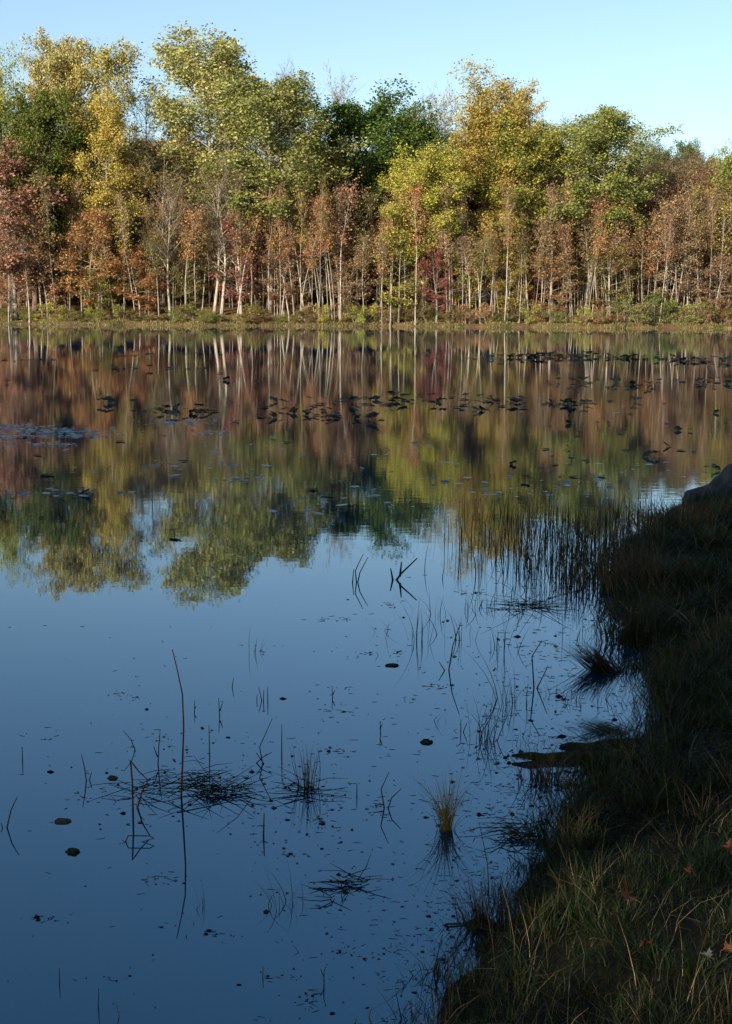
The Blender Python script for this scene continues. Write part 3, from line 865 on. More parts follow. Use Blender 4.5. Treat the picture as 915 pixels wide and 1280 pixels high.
# ------------------------------------------------------------------ unseen shade trees behind the camera and over the right bank
SH = [(6.8, 5.5, 25), (-64, -8, 22), (-58, -6, 21), (-52, -10, 22), (-55, -16, 23), (7.5, 2, 25), (9, 8.5, 26), (10, 15, 26), (3.5, -3.5, 24), (-2.5, -3.5, 24), (-46, -9, 21), (-40, -6, 20), (-34, -9, 22), (-28, -6, 20), (-23, -10, 22), (-18, -6, 20), (-13.5, -9, 21), (-4, -10, 21), (0.5, -7, 19), (5, -9, 21), (10, -6, 20), (15, -9, 20),  # trees close by and right of the bank are added to darken it
      (-43, -16, 23), (-31, -16, 23), (-20, -17, 24), (-1, -17, 24), (8, -16, 22), (-10.536, -11.838, 0.947 * 16)]  # last tree added and turned so its leaf gaps dapple the bank
srnd = random.Random(5)
for i, (x, y, H_) in enumerate(SH):
    pr = P['oak'][i % 2]
    r = bpy.data.objects.new('shade_tree', None); COL.objects.link(r)
    r.location = (x, y, bank_z(x, y) if x > edge_x(y) else 0.3); r.rotation_euler = (0, 0, srnd.uniform(0, 6.28))
    r.scale = (0.95, 0.95, H_ / 16.0)
    ob('trunk', pr['trunk'], r, color=BARKC['brown'])
    c1, c2 = LEAFC['deepgreen']
    ob('crown', pr['crown'], r, color=c1, tone=c2)
    if i == len(SH) - 1: r.rotation_euler.z = 5.508
    tag(r, 'unseen tall green tree on the near bank that shades the foreground', 'tree', 'unseen shade trees around the photographer')

# ------------------------------------------------------------------ water plants and floating things
PLANTC = {'dark': ((0.02, 0.03, 0.012), (0.05, 0.045, 0.02)), 'dead': ((0.06, 0.045, 0.025), (0.12, 0.085, 0.045)), 'straw': ((0.34, 0.24, 0.09), (0.17, 0.16, 0.05)),  # straw tone is raised to put sun dapples into the tufts' colour
          'green': ((0.05, 0.09, 0.02), (0.12, 0.13, 0.04)), 'rust': ((0.16, 0.05, 0.025), (0.12, 0.05, 0.03)), 'pad': ((0.022, 0.050, 0.020), (0.03, 0.07, 0.03)), 'pad2': ((0.05, 0.055, 0.02), (0, 0, 0)), 'pad3': ((0.05, 0.032, 0.016), (0, 0, 0))}

def pad_clump(seed, n, size):
    """spatterdock: heart shaped leaves held just over the water on their stalks"""
    rg = random.Random(seed)
    A = MB(); B = MB()
    for i in range(n):
        r = size * rg.uniform(0.65, 1.15)
        c = Vector((rg.gauss(0, 0.19 * math.sqrt(n)), rg.gauss(0, 0.12 * math.sqrt(n)), rg.choice([0.01, 0.01, 0.03, 0.06, 0.10]) * rg.uniform(0.6, 1.2)))
        if n == 1: c.x = c.y = 0
        rot = Euler((rg.gauss(0, 0.32), rg.gauss(0, 0.32), rg.uniform(0, 6.28))).to_matrix() if c.z > 0.02 else Euler((rg.gauss(0, 0.05), rg.gauss(0, 0.05), rg.uniform(0, 6.28))).to_matrix()
        if c.z > 0.02: c.z = max(c.z, r * 0.45)
        vs = []; m_ = 14
        for ring, rr in ((0.0, 0.15), (1, 0.6), (2, 1.0)):
            for k in range(m_):
                an = 2 * math.pi * k / m_
                notch = 1 - 0.62 * math.exp(-(((an - math.pi + 3.1416) % 6.2832 - 3.1416) / 0.28) ** 2) if k else 0.4
                an2 = an
                rad = rr * r * (1.0 + 0.18 * math.cos(an2)) * (notch if rr > 0.5 else 1) * (1 + 0.04 * math.sin(5 * an2 + seed))
                z = 0.10 * r * rr * rr + 0.05 * r * math.sin(3 * an2 + i) * rr
                vs.append(tuple(c + rot @ Vector((math.cos(an2) * rad, math.sin(an2) * rad * 0.78, z))))
        fs = [tuple(range(m_))] + [(q * m_ + k, q * m_ + (k + 1) % m_, (q + 1) * m_ + (k + 1) % m_, (q + 1) * m_ + k) for q in range(2) for k in range(m_)]
        A.add(vs, fs)
        B.tube([Vector((c.x * 0.8, c.y * 0.8, -0.15)), Vector((c.x * 0.95, c.y * 0.95, c.z * 0.4)), c - Vector((0, 0, 0.004))], [0.006, 0.005, 0.004], 4)
    return A.mesh('leaves', [M_PAD]), B.mesh('stems', [M_PAD])

def pad_material():
    m, nt, out = new_mat('lily_leaf'); L = nt.links
    oi = N(nt, 'ShaderNodeObjectInfo'); geo = N(nt, 'ShaderNodeNewGeometry')
    mr = N(nt, 'ShaderNodeMapRange'); mr.inputs['To Min'].default_value = 0.5; mr.inputs['To Max'].default_value = 1.5
    L.new(geo.outputs['Random Per Island'], mr.inputs['Value'])
    hsv = N(nt, 'ShaderNodeHueSaturation'); L.new(oi.outputs['Color'], hsv.inputs['Color']); L.new(mr.outputs[0], hsv.inputs['Value'])
    p = N(nt, 'ShaderNodeBsdfPrincipled'); p.inputs['Roughness'].default_value = 0.5; p.inputs['Specular IOR Level'].default_value = 0.15
    L.new(hsv.outputs[0], p.inputs['Base Color']); L.new(p.outputs[0], out.inputs[0])
    return m
M_PAD = pad_material()
PADS = {n: [pad_clump(100 + 10 * n + k, max(1, int(n * 0.8)), 0.115) for k in range(4)] for n in (1, 2, 4, 7)}
def place_pads(px, py, n, sc=1.0):
    p = on_plane(px, py)
    lm, sm_ = rnd.choice(PADS[n])
    r = bpy.data.objects.new('lily_clump' if n > 1 else 'lily_pad', None); COL.objects.link(r)
    r.location = p; r.rotation_euler = (0, 0, rnd.uniform(0, 6.28)); r.scale = (sc, sc, sc)
    c = PLANTC[rnd.choice(['pad', 'pad', 'pad', 'pad2', 'pad3'])][0]; k = rnd.uniform(0.8, 1.3)
    ob('leaves', lm, r, color=tuple(x * k for x in c)); ob('stems', sm_, r, color=PLANTC['dark'][0])
    tag(r, None, 'lily pads', 'lily pads standing in the lake')
    return r
def run_label(its, fmt):
    its.sort(key=lambda t: t[0])
    n = len(its)
    for i, (_, o) in enumerate(its):
        o['label'] = fmt % ((ordn[i] if i < 20 else 'number %s' % (i + 1)), nums[n] if n <= 20 else str(n))

PADROWS = {
 'far_left': ('%s from left of %s dark pad clumps in the far row, left half', [(6,450,4),(18,451,2),(28,450,4),(40,450,4),(50,449,2),(120,462,1),(140,445,4),(163,444,1),(173,443,2),(182,442,7),(191,443,2),(145,462,1),(172,461,4),(188,462,1),(213,461,1),(233,461,4),(270,443,4),(246,445,1)]),
 'far_mid': ('%s from left of %s dark pad clumps in the far row near the centre', [(532,446,4),(555,446,2),(578,447,2),(586,448,2),(600,448,4),(608,449,2),(616,449,4),(626,449,2)]),
 'far_dense': ('%s from left of %s pad clumps in the solid far line right of centre', [(638,447,4),(646,447,4),(653,446,7),(662,448,4),(671,446,7),(681,447,4),(690,446,7),(699,446,7),(709,447,4),(718,447,7),(727,446,7),(737,447,7),(747,447,4),(756,446,7)]),
 'far_right': ('%s from left of %s pad clumps in the far row towards the right edge', [(770,447,2),(779,447,7),(788,448,4),(797,449,4),(806,449,2),(815,449,4),(826,448,7),(838,450,4),(847,451,4),(856,451,4),(868,452,7),(878,451,7),(890,452,4),(900,452,4),(911,451,7)]),
 'second': ('%s from left of %s pad clumps in the second row at the right', [(688,481,2),(697,482,2),(706,478,7),(713,485,1),(733,479,2),(747,475,2),(762,480,4),(772,483,4),(784,486,4),(797,482,4),(808,484,2),(818,486,4),(846,475,2),(857,477,4),(870,482,4),(880,480,7),(892,478,7),(903,481,4),(912,472,4)]),
 'mid_left': ('%s from left of %s dark pad clumps in the middle row, left of centre', [(10,482,2),(8,476,1),(126,505,2),(135,506,2),(138,504,1),(168,507,2),(205,511,7),(220,513,1),(233,516,4),(256,517,7),(276,467,1),(283,475,1),(295,527,2),(322,481,1),(325,521,4),(331,509,1),(343,502,1)]),
 'mid_big': ('%s from left of %s pad clumps in the large group at the centre', [(374,521,7),(381,505,4),(388,518,7),(398,520,7),(408,519,4),(428,505,4),(437,503,7),(434,524,7),(446,525,7),(458,498,2),(470,500,4),(481,505,7),(488,498,4),(490,512,2),(512,496,7),(521,500,4)]),
 'mid_right': ('%s from left of %s pad clumps in the middle row right of centre', [(549,501,4),(556,506,4),(576,499,4),(582,498,4),(589,512,7),(604,502,4),(607,511,2),(641,500,7),(645,508,7),(656,505,2),(681,504,4),(688,507,7),(696,505,4),(717,505,4),(724,506,4),(741,503,2),(786,503,4)]),
}
for k, (fmt, lst) in PADROWS.items():
    its = [(px, place_pads(px + rnd.uniform(-1, 1), py + rnd.uniform(-.7, .7), n, rnd.uniform(1.05, 1.4) if 'far' in k else rnd.uniform(0.8, 1.05))) for px, py, n in lst]
    run_label(its, fmt)
its1, its2 = [], []
for i in range(20):
    px = rnd.uniform(640, 775); py = rnd.uniform(522, 605); its1.append((px, place_pads(px, py, 1, rnd.uniform(0.4, 0.65))))
for i in range(20):
    px = rnd.uniform(780, 912); py = rnd.uniform(500, 590); its2.append((px, place_pads(px, py, rnd.choice([1, 1, 2]), rnd.uniform(0.4, 0.65))))
run_label(its1, '%s from left of %s small scattered pads below the middle row')
run_label(its2, '%s from left of %s small scattered pads above the boulder')
its = []
for px, py in ((80, 622), (107, 618), (230, 577), (218, 668), (340, 545), (360, 553), (46, 569), (391, 612), (408, 620), (206, 545), (178, 540), (58, 594), (150, 552)):
    its.append((px, place_pads(px, py, 1, rnd.uniform(0.5, 0.75))))
run_label(its, '%s from left of %s lone small pads among the left tree reflections')

# flat leaves afloat: too many to count
A = MB(); rg = random.Random(91)
def flat_patch(cx, cy, wx, wy, n):
    for i in range(n):
        p = on_plane(rg.gauss(cx, wx), max(470, rg.gauss(cy, wy)))
        r = rg.uniform(0.02, 0.055); a0 = rg.uniform(0, 6.28)
        tx, ty = rg.gauss(0, 0.10), rg.gauss(0.12, 0.10)
        r *= rg.uniform(0.3, 0.9)
        vs = [(p.x + math.cos(a0 + k * .785) * r * rg.uniform(0.8, 1.7), p.y + math.sin(a0 + k * .785) * r, 0.012 + (math.cos(a0 + k * .785) * tx + math.sin(a0 + k * .785) * ty) * r) for k in range(8)]
        A.add(vs, [tuple(range(8))])
for c in ((20, 534, 26, 2, 90), (70, 540, 30, 2.5, 150), (25, 546, 22, 1.5, 60), (62, 556, 16, 1.2, 40), (110, 545, 16, 1.5, 50), (225, 528, 30, 2, 60), (260, 541, 14, 1.5, 30),
          (240, 582, 60, 3, 20), (60, 618, 40, 3, 24), (300, 600, 20, 2, 16), (480, 577, 70, 14, 22), (600, 612, 80, 10, 36), (450, 632, 50, 5, 16), (760, 590, 60, 8, 24), (200, 560, 120, 20, 26), (560, 510, 130, 6, 30)):
    flat_patch(*c)
m, nt, out = new_mat('floating_leaf')
p_ = N(nt, 'ShaderNodeBsdfPrincipled'); p_.inputs['Base Color'].default_value = (0.05, 0.075, 0.05, 1); p_.inputs['Roughness'].default_value = 0.28
nt.links.new(p_.outputs[0], out.inputs[0])
tag(ob('floating_leaves', A.mesh('floating_leaves', [m], False)), 'flat small leaves afloat in thin streaks on the lake', 'floating leaves', kind='stuff')

def ground_at(px, py):
    """point of the water or of the bank seen at a pixel"""
    p = on_plane(px, py)
    if p.x > edge_x(p.y):
        d = ray(px, py); t = 1.5
        while t < 25:
            q = EYE + d * t
            if q.z <= (bank_z(q.x, q.y) if q.x > edge_x(q.y) else 0): return q
            t += 0.02
    return p

def tuft(name, label, cat, px, py, n, hpx, spread, col, bend=(0.1, 0.8), lean=(0, 0), w=0.0035, seed=None, group=None):
    """n blades springing from one base; hpx tallest blade in photo pixels"""
    g = ground_at(px, py); S = g.y / FPX
    rs_ = np.random.RandomState(seed if seed is not None else int(px * 7 + py))
    H_ = hpx * S / 0.95
    z = np.zeros(n)
    h = H_ * rs_.uniform(0.35, 1.0, n)
    X = rs_.normal(0, spread * 0.25, n); Y_ = rs_.normal(0, spread * 0.25, n)
    V, F_ = blades(rs_, X, Y_, z - 0.02, h, rs_.uniform(0.6, 1.2, n) * w, rs_.uniform(*bend, n), 4)
    V[:, 0] += V[:, 2] * (lean[0] + X.repeat(10) / (spread + 1e-6) * 0.4); V[:, 1] += V[:, 2] * lean[1]
    c1, c2 = PLANTC[col]
    o = ob(name, blade_mesh(name, [(V, F_)], M_BLADE), loc=g, color=c1, tone=c2)
    tag(o, label, cat, group)
    return o

def stalk(name, label, cat, px, py, strands, r=0.0025, col='dead', group=None, seed=0):
    """stems: each strand a list of (dx, dy) photo pixels from the base; real depth wobble added"""
    g = ground_at(px, py); S = g.y / FPX; rg = random.Random(seed + int(px))
    A = MB()
    for st in strands:
        dep = rg.uniform(-0.25, 0.25)
        pts = []
        L0 = 0
        for (dx, dy) in st:
            L0 = math.hypot(dx, dy) * S
            pts.append(Vector((dx * S, dep * L0, -dy * S / 0.95)))
        if abs(st[0][1]) < 3: pts[0].z = -0.03
        q = []
        for a, b in zip(pts[:-1], pts[1:]):
            for k in range(3): q.append(a.lerp(b, k / 3))
        q.append(pts[-1])
        A.tube(q, [r * (1 - 0.55 * i / (len(q) - 1)) for i in range(len(q))], 5)
    c1, c2 = PLANTC[col]
    o = ob(name, A.mesh(name, [M_STEM]), loc=g, color=c1, tone=c2)
    tag(o, label, cat, group)
    return o
M_STEM = bark_material('dead_stem', 30.0, 0.6, 1.3)

stalk('tall_reed', 'tallest single dark reed rising straight from the still water at left', 'reed', 226, 995, [[(0, 0), (3, -45), (5, -90), (4, -130), (-2, -160), (-8, -186)]], 0.0042, 'rust')
stalk('broken_reed', 'bent rust brown reed folded to a sharp peak left of the tallest reed', 'reed', 166, 1010, [[(0, 0), (1, -30), (0, -64), (10, -50), (22, -38)], [(3, 0), (12, -20), (22, -38)]], 0.0042, 'rust')
tuft('sedge_tuft', 'upright dark sedge tuft in the open water left of centre', 'sedge', 384, 985, 44, 68, 0.07, 'dead', (0.0, 0.35), w=0.0028)
tuft('sedge_tuft', 'yellow brown sedge tuft standing alone in the water right of centre', 'sedge', 558, 1036, 120, 92, 0.05, 'straw', (0.0, 0.8), w=0.0028)
tuft('sedge_tuft', 'fine dead grass tuft on a dark clod near the bank', 'sedge', 601, 1155, 110, 88, 0.11, 'dead', (0.05, 1.0), lean=(-0.15, 0), w=0.0028)
tuft('sedge_tuft', 'spreading grey green tuft with splayed stems at the lower middle', 'sedge', 362, 1132, 16, 66, 0.16, 'green', (0.1, 0.9), w=0.003)
tuft('sedge_tuft', 'small green tuft of few blades left of the spreading grey green tuft', 'sedge', 257, 1134, 5, 50, 0.05, 'green', (0.0, 0.4), w=0.003)
tuft('sedge_tuft', 'low green tuft left beside the small green tuft', 'sedge', 241, 1136, 5, 20, 0.08, 'green', (0.3, 0.9), w=0.003)
tuft('bank_tuft', 'bright straw yellow tuft at the bank edge above the sunlit grass', 'grass tuft', 722, 1052, 120, 66, 0.13, 'straw', (0.1, 1.1), w=0.0026)
tuft('bank_tuft', 'dark bushy tuft on the small spit beside the floating log', 'grass tuft', 683, 975, 140, 62, 0.18, 'dead', (0.1, 0.9))
tuft('bank_tuft', 'dark bushy overhang of grass at the bank below the reeds', 'grass tuft', 795, 800, 320, 80, 0.40, 'dark', (0.1, 1.0), w=0.005)
tuft('bank_tuft', 'dark tall grass clump right of the reed stand', 'grass tuft', 805, 735, 380, 64, 0.55, 'dead', (0.1, 0.9), w=0.006)
tuft('bank_tuft', 'brown grass clump in front of the boulder', 'grass tuft', 852, 664, 380, 52, 0.7, 'dead', (0.1, 0.9), w=0.007)
tuft('dead_sedge_heap', 'dark heap of fallen sedge leaning left, upper of the two heaps', 'sedge heap', 758, 838, 260, 44, 0.16, 'dark', (0.1, 0.5), lean=(-1.0, 0), w=0.006)
tuft('dead_sedge_heap', 'low dark heap of fallen sedge pointing left, lower of the two heaps', 'sedge heap', 765, 914, 260, 20, 0.20, 'dark', (0.1, 0.5), lean=(-2.4, 0), w=0.006)
tuft('sedge_tuft', 'loose crossing sedge cluster in the water left of the upper heap', 'sedge', 645, 880, 22, 78, 0.22, 'dark', (0.0, 0.8), w=0.0035)
tuft('sedge_tuft', 'thin leaning sedge at the water left of the lower heap', 'sedge', 606, 925, 22, 68, 0.14, 'dark', (0.05, 0.9), lean=(0.15, 0), w=0.0035)
tuft('sedge_tuft', 'slender sedge group in open water below the leaning branch', 'sedge', 520, 800, 12, 66, 0.16, 'dark', (0.0, 0.7), w=0.004)
tuft('sedge_tuft', 'sparse dark sedge group right of the slender sedge group', 'sedge', 575, 798, 12, 44, 0.25, 'dark', (0.1, 0.9), w=0.004)
tuft('sedge_tuft', 'three thin blades standing in pale blue water left of centre', 'sedge', 322, 812, 5, 42, 0.22, 'dead', (0.0, 0.7), w=0.003)
tuft('sedge_tuft', 'sparse stems beneath the reed stand, left side', 'sedge', 640, 762, 26, 34, 0.5, 'dark', (0.2, 1.1), w=0.005)
tuft('sedge_tuft', 'sparse leaning stems beneath the reed stand, right side', 'sedge', 672, 745, 20, 42, 0.4, 'dark', (0.2, 1.1), w=0.005)

S_ = [
 ('leaning_branch', 'black forked branch leaning from the water below the tree reflections', 492, 725, [[(0, 0), (10, -8), (30, -26)], [(8, -4), (10, -22)], [(0, 0), (-4, -14)]], 0.009, 'dark'),
 ('bent_reed', 'thin kinked stems left of the black forked branch', 446, 728, [[(0, 0), (-2, -14), (8, -34)], [(0, 0), (4, -12), (14, -30)], [(-6, 0), (-4, -16)]], 0.005, 'dark'),
 ('dead_reed', 'slanting stem at the left edge of the photo', 6, 1035, [[(0, 0), (8, -22), (16, -38)], [(0, 0), (-5, -6)]], 0.003, 'dead'),
 ('dead_reed', 'short upright stem in the water near the left edge', 28, 950, [[(0, 0), (1, -18)]], 0.003, 'dead'),
 ('dead_reed', 'leaning stem left of the bent rust brown reed', 109, 975, [[(0, 0), (-3, -18), (-6, -34)], [(0, 0), (6, -10)]], 0.003, 'dead'),
 ('dead_reed', 'single dark stick upright right of the twig tangle', 329, 1045, [[(0, 0), (1, -28)]], 0.004, 'dead'),
 ('dead_reed', 'short fine stem upright between the two sedge tufts', 446, 995, [[(0, 0), (0, -16)]], 0.003, 'dead'),
 ('dead_reed', 'tiny forked stem in pale water above the tangle', 275, 895, [[(0, 0), (-2, -22)], [(0, -6), (3, -16)]], 0.003, 'dark'),
 ('dead_reed', 'short stem above the tangle beside the tiny forked stem', 243, 890, [[(0, 0), (0, -14)], [(0, -4), (3, -8)]], 0.003, 'dark'),
 ('dead_reed', 'slanting short stem near the middle of the pale water', 289, 860, [[(0, 0), (3, -12)]], 0.003, 'dark'),
 ('dead_reed', 'cluster of four short stems in pale water left of centre', 329, 876, [[(0, 0), (-6, -16)], [(0, 0), (1, -14)], [(6, 0), (6, -18)], [(-8, 0), (-8, -8)]], 0.003, 'dark'),
 ('dead_reed', 'crossed little stems in pale water right of the four short stems', 416, 872, [[(0, 0), (-1, -15)], [(0, -4), (3, -10)]], 0.003, 'dark'),
 ('dead_reed', 'kinked leaning stems around the floating twig heap, right side', 330, 955, [[(0, 0), (-6, -20), (10, -54)], [(6, 0), (-10, -14)], [(-20, 10), (-2, -8), (10, -14)]], 0.003, 'dead'),
 ('dead_reed', 'upright fine stem between heap and tall reed', 262, 945, [[(0, 0), (0, -40)]], 0.003, 'dead'),
 ('dead_reed', 'upright fine stem right of the kinked stems', 352, 945, [[(0, 0), (0, -38)]], 0.003, 'dead'),
 ('dead_reed', 'zigzag stem just left of the tallest reed', 197, 955, [[(0, 0), (2, -24), (4, -44)], [(0, -10), (-4, -24)]], 0.003, 'dead'),
 ('dead_reed', 'faint leaning stem behind the zigzag stem', 172, 938, [[(0, 0), (-8, -14), (-18, -26)]], 0.0025, 'dead'),
 ('dead_reed', 'crooked stem with side twigs left of the yellow brown tuft', 482, 1010, [[(0, 0), (-6, -24), (4, -46)], [(0, 0), (8, -14), (20, -26)], [(-2, -4), (-16, -6)]], 0.003, 'dead'),
 ('dead_reed', 'short stem standing left of the leaning sedge', 576, 915, [[(0, 0), (0, -16)], [(0, 0), (8, -12)]], 0.003, 'dark'),
 ('dead_reed', 'small stem alone above the yellow brown tuft', 476, 918, [[(0, 0), (-1, -16)], [(-1, -6), (2, -14)]], 0.003, 'dark'),
 ('dead_reed', 'long arching stem crossing open water left of the loose sedge', 560, 838, [[(0, 0), (6, -30), (16, -58)], [(0, 0), (-12, -12)]], 0.004, 'dark'),
 ('dead_reed', 'stiff stem bent over near the loose sedge cluster', 668, 860, [[(0, 0), (-4, -40), (8, -60)], [(0, 0), (16, -30)]], 0.004, 'dark'),
 ('dead_reed', 'tall thin stem in water right of the fine dead tuft', 612, 1120, [[(0, 0), (-3, -40), (-14, -90)]], 0.002, 'dead'),
 ('dead_reed', 'bent dry stalk at the lower edge of the photo', 470, 1278, [[(0, 0), (-10, -8), (-6, -22)], [(-30, 8), (-26, -8)]], 0.003, 'straw'),
 ('dead_reed', 'stem rising near the lower left corner', 74, 1230, [[(0, 0), (0, -20)]], 0.002, 'dead'),
 ('dead_reed', 'short green stem near the bottom of the photo left of centre', 122, 1258, [[(0, 0), (2, -24)]], 0.002, 'green'),
 ('dead_reed', 'short pale stem at the bottom of the photo', 152, 1272, [[(0, 0), (-8, -18)]], 0.002, 'straw'),
 ('dead_reed', 'branching stem below the spreading tuft', 405, 1230, [[(0, 0), (0, -18), (3, -28)], [(0, -8), (-5, -18)]], 0.002, 'green'),
 ('dead_reed', 'small stem below the spreading tuft, left one', 328, 1222, [[(0, 0), (1, -14)]], 0.002, 'green'),
 ('floating_stick', 'straight dark stick lying on the water beside the dark clod', 560, 1157, [[(-30, -1), (0, -2), (28, -1)]], 0.005, 'dead'),
 ('floating_stick', 'long thin stalk slanting over the twig heap', 250, 1000, [[(-30, -16), (20, -6), (74, 8)]], 0.003, 'dead'),
 ('floating_stick', 'kinked loop of dead stalk below the bent rust reed', 172, 1052, [[(-20, -2), (-12, -8), (16, -8), (22, -5), (-6, 4), (-20, -2)]], 0.0025, 'dead'),
]
for nm, lb, px, py, st, r, c in S_:
    stalk(nm, lb, 'stick' if 'stick' in nm or 'branch' in nm else 'stem', px, py, st, r, c)

def heap(name, label, px, py, wpx, hpx, n, col, seed):
    """tangle of dead stems lying on the water"""
    g = on_plane(px, py); S = g.y / FPX; rg = random.Random(seed); A = MB()
    k = 1.0 / math.sin(math.atan2(CAM_H, g.y))
    for i in range(int(n * 0.36)):
        c = Vector((rg.gauss(0, wpx * 0.5) * S, rg.gauss(0, hpx * 0.4) * S * min(k, 3), rg.uniform(0.003, 0.02)))
        a = rg.gauss(0, 0.6) + (math.pi if rg.random() < .5 else 0); L0 = rg.uniform(0.02, 0.15) * (g.y / 4.5)
        d = Vector((math.cos(a), math.sin(a), rg.choice([0, 0.05, 0.3, 0.7]) * rg.random()))
        m_ = Vector((rg.gauss(0, .01), rg.gauss(0, .01), rg.uniform(0, .01)))
        A.tube([c, c + d * L0 * .5 + m_, c + d * L0], [0.0017, 0.0015, 0.0008], 4)
        if rg.random() < 0.15:
            q = c + d * L0 * .5 + m_; s_ = rg.uniform(0.004, 0.011)
            A.add([tuple(q + Vector((s_, 0, 0.002))), tuple(q + Vector((0, s_, 0.006))), tuple(q + Vector((-s_, 0, 0.002))), tuple(q + Vector((0, -s_, 0)))], [(0, 1, 2, 3)])
    c1, c2 = PLANTC[col]
    tag(ob(name, A.mesh(name, [M_STEM], False), loc=g, color=c1, tone=c2), label, 'twig heap')
heap('twig_heap', 'floating dark tangle of dead twigs right of the tallest reed', 278, 992, 34, 6, 150, 'dark', 1)
heap('twig_heap', 'loose scatter of broken stems around the foot of the tallest reed', 240, 978, 50, 20, 110, 'dark', 2)
heap('twig_heap', 'loose twigs round the bent rust brown reed', 175, 990, 24, 16, 50, 'dark', 3)
heap('twig_heap', 'small matted twig bundle right of the spreading grey green tuft', 438, 1105, 22, 6, 60, 'dark', 4)
heap('twig_heap', 'trailing broken stem below the matted twig bundle', 412, 1124, 14, 6, 20, 'dark', 5)
heap('twig_heap', 'mat of dead stems below the reed stand', 660, 758, 40, 8, 120, 'dark', 6)
heap('twig_heap', 'flecks of dead stems at the foot of the upright dark tuft', 385, 990, 30, 12, 50, 'dark', 7)
heap('twig_heap', 'dark ragged mat of debris off the bank below the log', 650, 1045, 40, 18, 160, 'dark', 8)

# small flecks everywhere: too many to count
A = MB(); rg = random.Random(17)
def specks(n, cx, cy, wx, wy, uni=False, smax=0.012, twig=0.4):
    for i in range(n):
        px = rg.uniform(cx - wx, cx + wx) if uni else rg.gauss(cx, wx); py = rg.uniform(cy - wy, cy + wy) if uni else rg.gauss(cy, wy)
        if py < 640 or py > 1300: continue
        p = on_plane(px, py)
        if p.x > edge_x(p.y) + 0.05: continue
        k = (p.y / 4.5) ** 0.7
        if rg.random() < twig:
            a = rg.uniform(0, 6.28); L0 = rg.uniform(0.006, 0.035) * k
            d = Vector((math.cos(a), math.sin(a) * 0.6, max(0, rg.gauss(-0.5, 0.4))))
            A.tube([p, p + d * L0 * .55 + Vector((rg.gauss(0, .12) * L0, rg.gauss(0, .12) * L0, 0.0004)), p + d * L0], [0.0012 * k, 0.0011 * k, 0.0006 * k], 3)
        else:
            s_ = rg.uniform(0.0015, smax * rg.random() * rg.random() + 0.003) * k; h_ = s_ * rg.uniform(0.5, 1.3)
            a = rg.uniform(0, 6.28)
            vs = [p + Vector((math.cos(a + q * 1.2566) * s_ * rg.uniform(0.8, 2.6), math.sin(a + q * 1.2566) * s_, rg.uniform(0.0005, 0.003))) for q in range(5)] + [p + Vector((0, 0, h_))]
            A.add([tuple(v) for v in vs], [(0, 1, 5), (1, 2, 5), (2, 3, 5), (3, 4, 5), (4, 0, 5)])
specks(80, 260, 1020, 250, 240, True, 0.002, 0.5)
for q_ in range(24):
    specks(rg.randint(6, 20), rg.uniform(40, 640), rg.uniform(800, 1250), rg.uniform(6, 22), rg.uniform(2, 6), False, 0.006, 0.55)
specks(130, 520, 860, 110, 90, False, 0.008, 0.65)
for q_ in range(22):
    specks(rg.randint(6, 18), rg.gauss(600, 90), rg.uniform(740, 960), rg.uniform(8, 24), rg.uniform(1.5, 4), False, 0.009, 0.6)
specks(520, 700, 850, 60, 90, False, 0.007, 0.8)
specks(520, 640, 1040, 50, 70, False, 0.007, 0.8)
specks(320, 580, 1180, 50, 60, False, 0.006, 0.8)
specks(160, 470, 1180, 90, 80, False, 0.006)
specks(200, 700, 960, 50, 30, False)
specks(160, 240, 970, 90, 40, False, 0.007)
specks(150, 380, 1000, 60, 40, False, 0.007)
m, nt, out = new_mat('fleck')
geo = N(nt, 'ShaderNodeNewGeometry'); r_ = ramp(nt, [(0, (0.012, 0.012, 0.008)), (0.7, (0.04, 0.032, 0.02)), (0.93, (0.07, 0.06, 0.045)), (1.0, (0.3, 0.28, 0.24))])
p_ = N(nt, 'ShaderNodeBsdfPrincipled'); p_.inputs['Roughness'].default_value = 0.9; p_.inputs['Specular IOR Level'].default_value = 0.0
nt.links.new(geo.outputs['Random Per Island'], r_.inputs[0]); nt.links.new(r_.outputs[0], p_.inputs['Base Color']); nt.links.new(p_.outputs[0], out.inputs[0])
tag(ob('floating_debris', A.mesh('floating_debris', [m], False)), 'small flecks and broken stems floating on the still water', 'debris', kind='stuff')

# floating bark, dark lumps, log
def lump(name, label, cat, px, py, r, seed, col, mat=None, rot=0.0):
    g = ground_at(px, py)
    import bmesh
    bm = bmesh.new(); bmesh.ops.create_icosphere(bm, subdivisions=3, radius=1)
    for v in bm.verts:
        c = v.co.normalized(); k = 1 + 0.35 * mnoise.noise(c * 1.7 + Vector((seed, 0, 0))) + 0.12 * mnoise.noise(c * 5)
        v.co = Vector((c.x * r[0], c.y * r[1], c.z * r[2])) * k
    me = bpy.data.meshes.new(name); bm.to_mesh(me); bm.free()
    me.materials.append(mat or M_STEM); me.polygons.foreach_set('use_smooth', [True] * len(me.polygons))
    o = ob(name, me, loc=(g.x, g.y, g.z + r[2] * 0.1), color=PLANTC[col][0]); o.rotation_euler = (0, 0, rot)
    tag(o, label, cat)
lump('floating_leaf', 'dark curled leaf floating at the lower left of the twig tangle', 'leaf', 91, 1065, (0.024, 0.02, 0.012), 2, 'dark')
lump('floating_bark', 'flat brown scrap of bark floating near the left edge', 'bark', 78, 1027, (0.036, 0.03, 0.005), 3, 'dead', rot=-0.3)
lump('floating_leaf', 'dark lump floating alone in the blue water near the centre', 'leaf', 533, 928, (0.026, 0.02, 0.012), 4, 'dark')
lump('floating_leaf', 'small brown leaf caught left of the bent rust reed', 'leaf', 141, 973, (0.02, 0.014, 0.010), 5, 'dead')
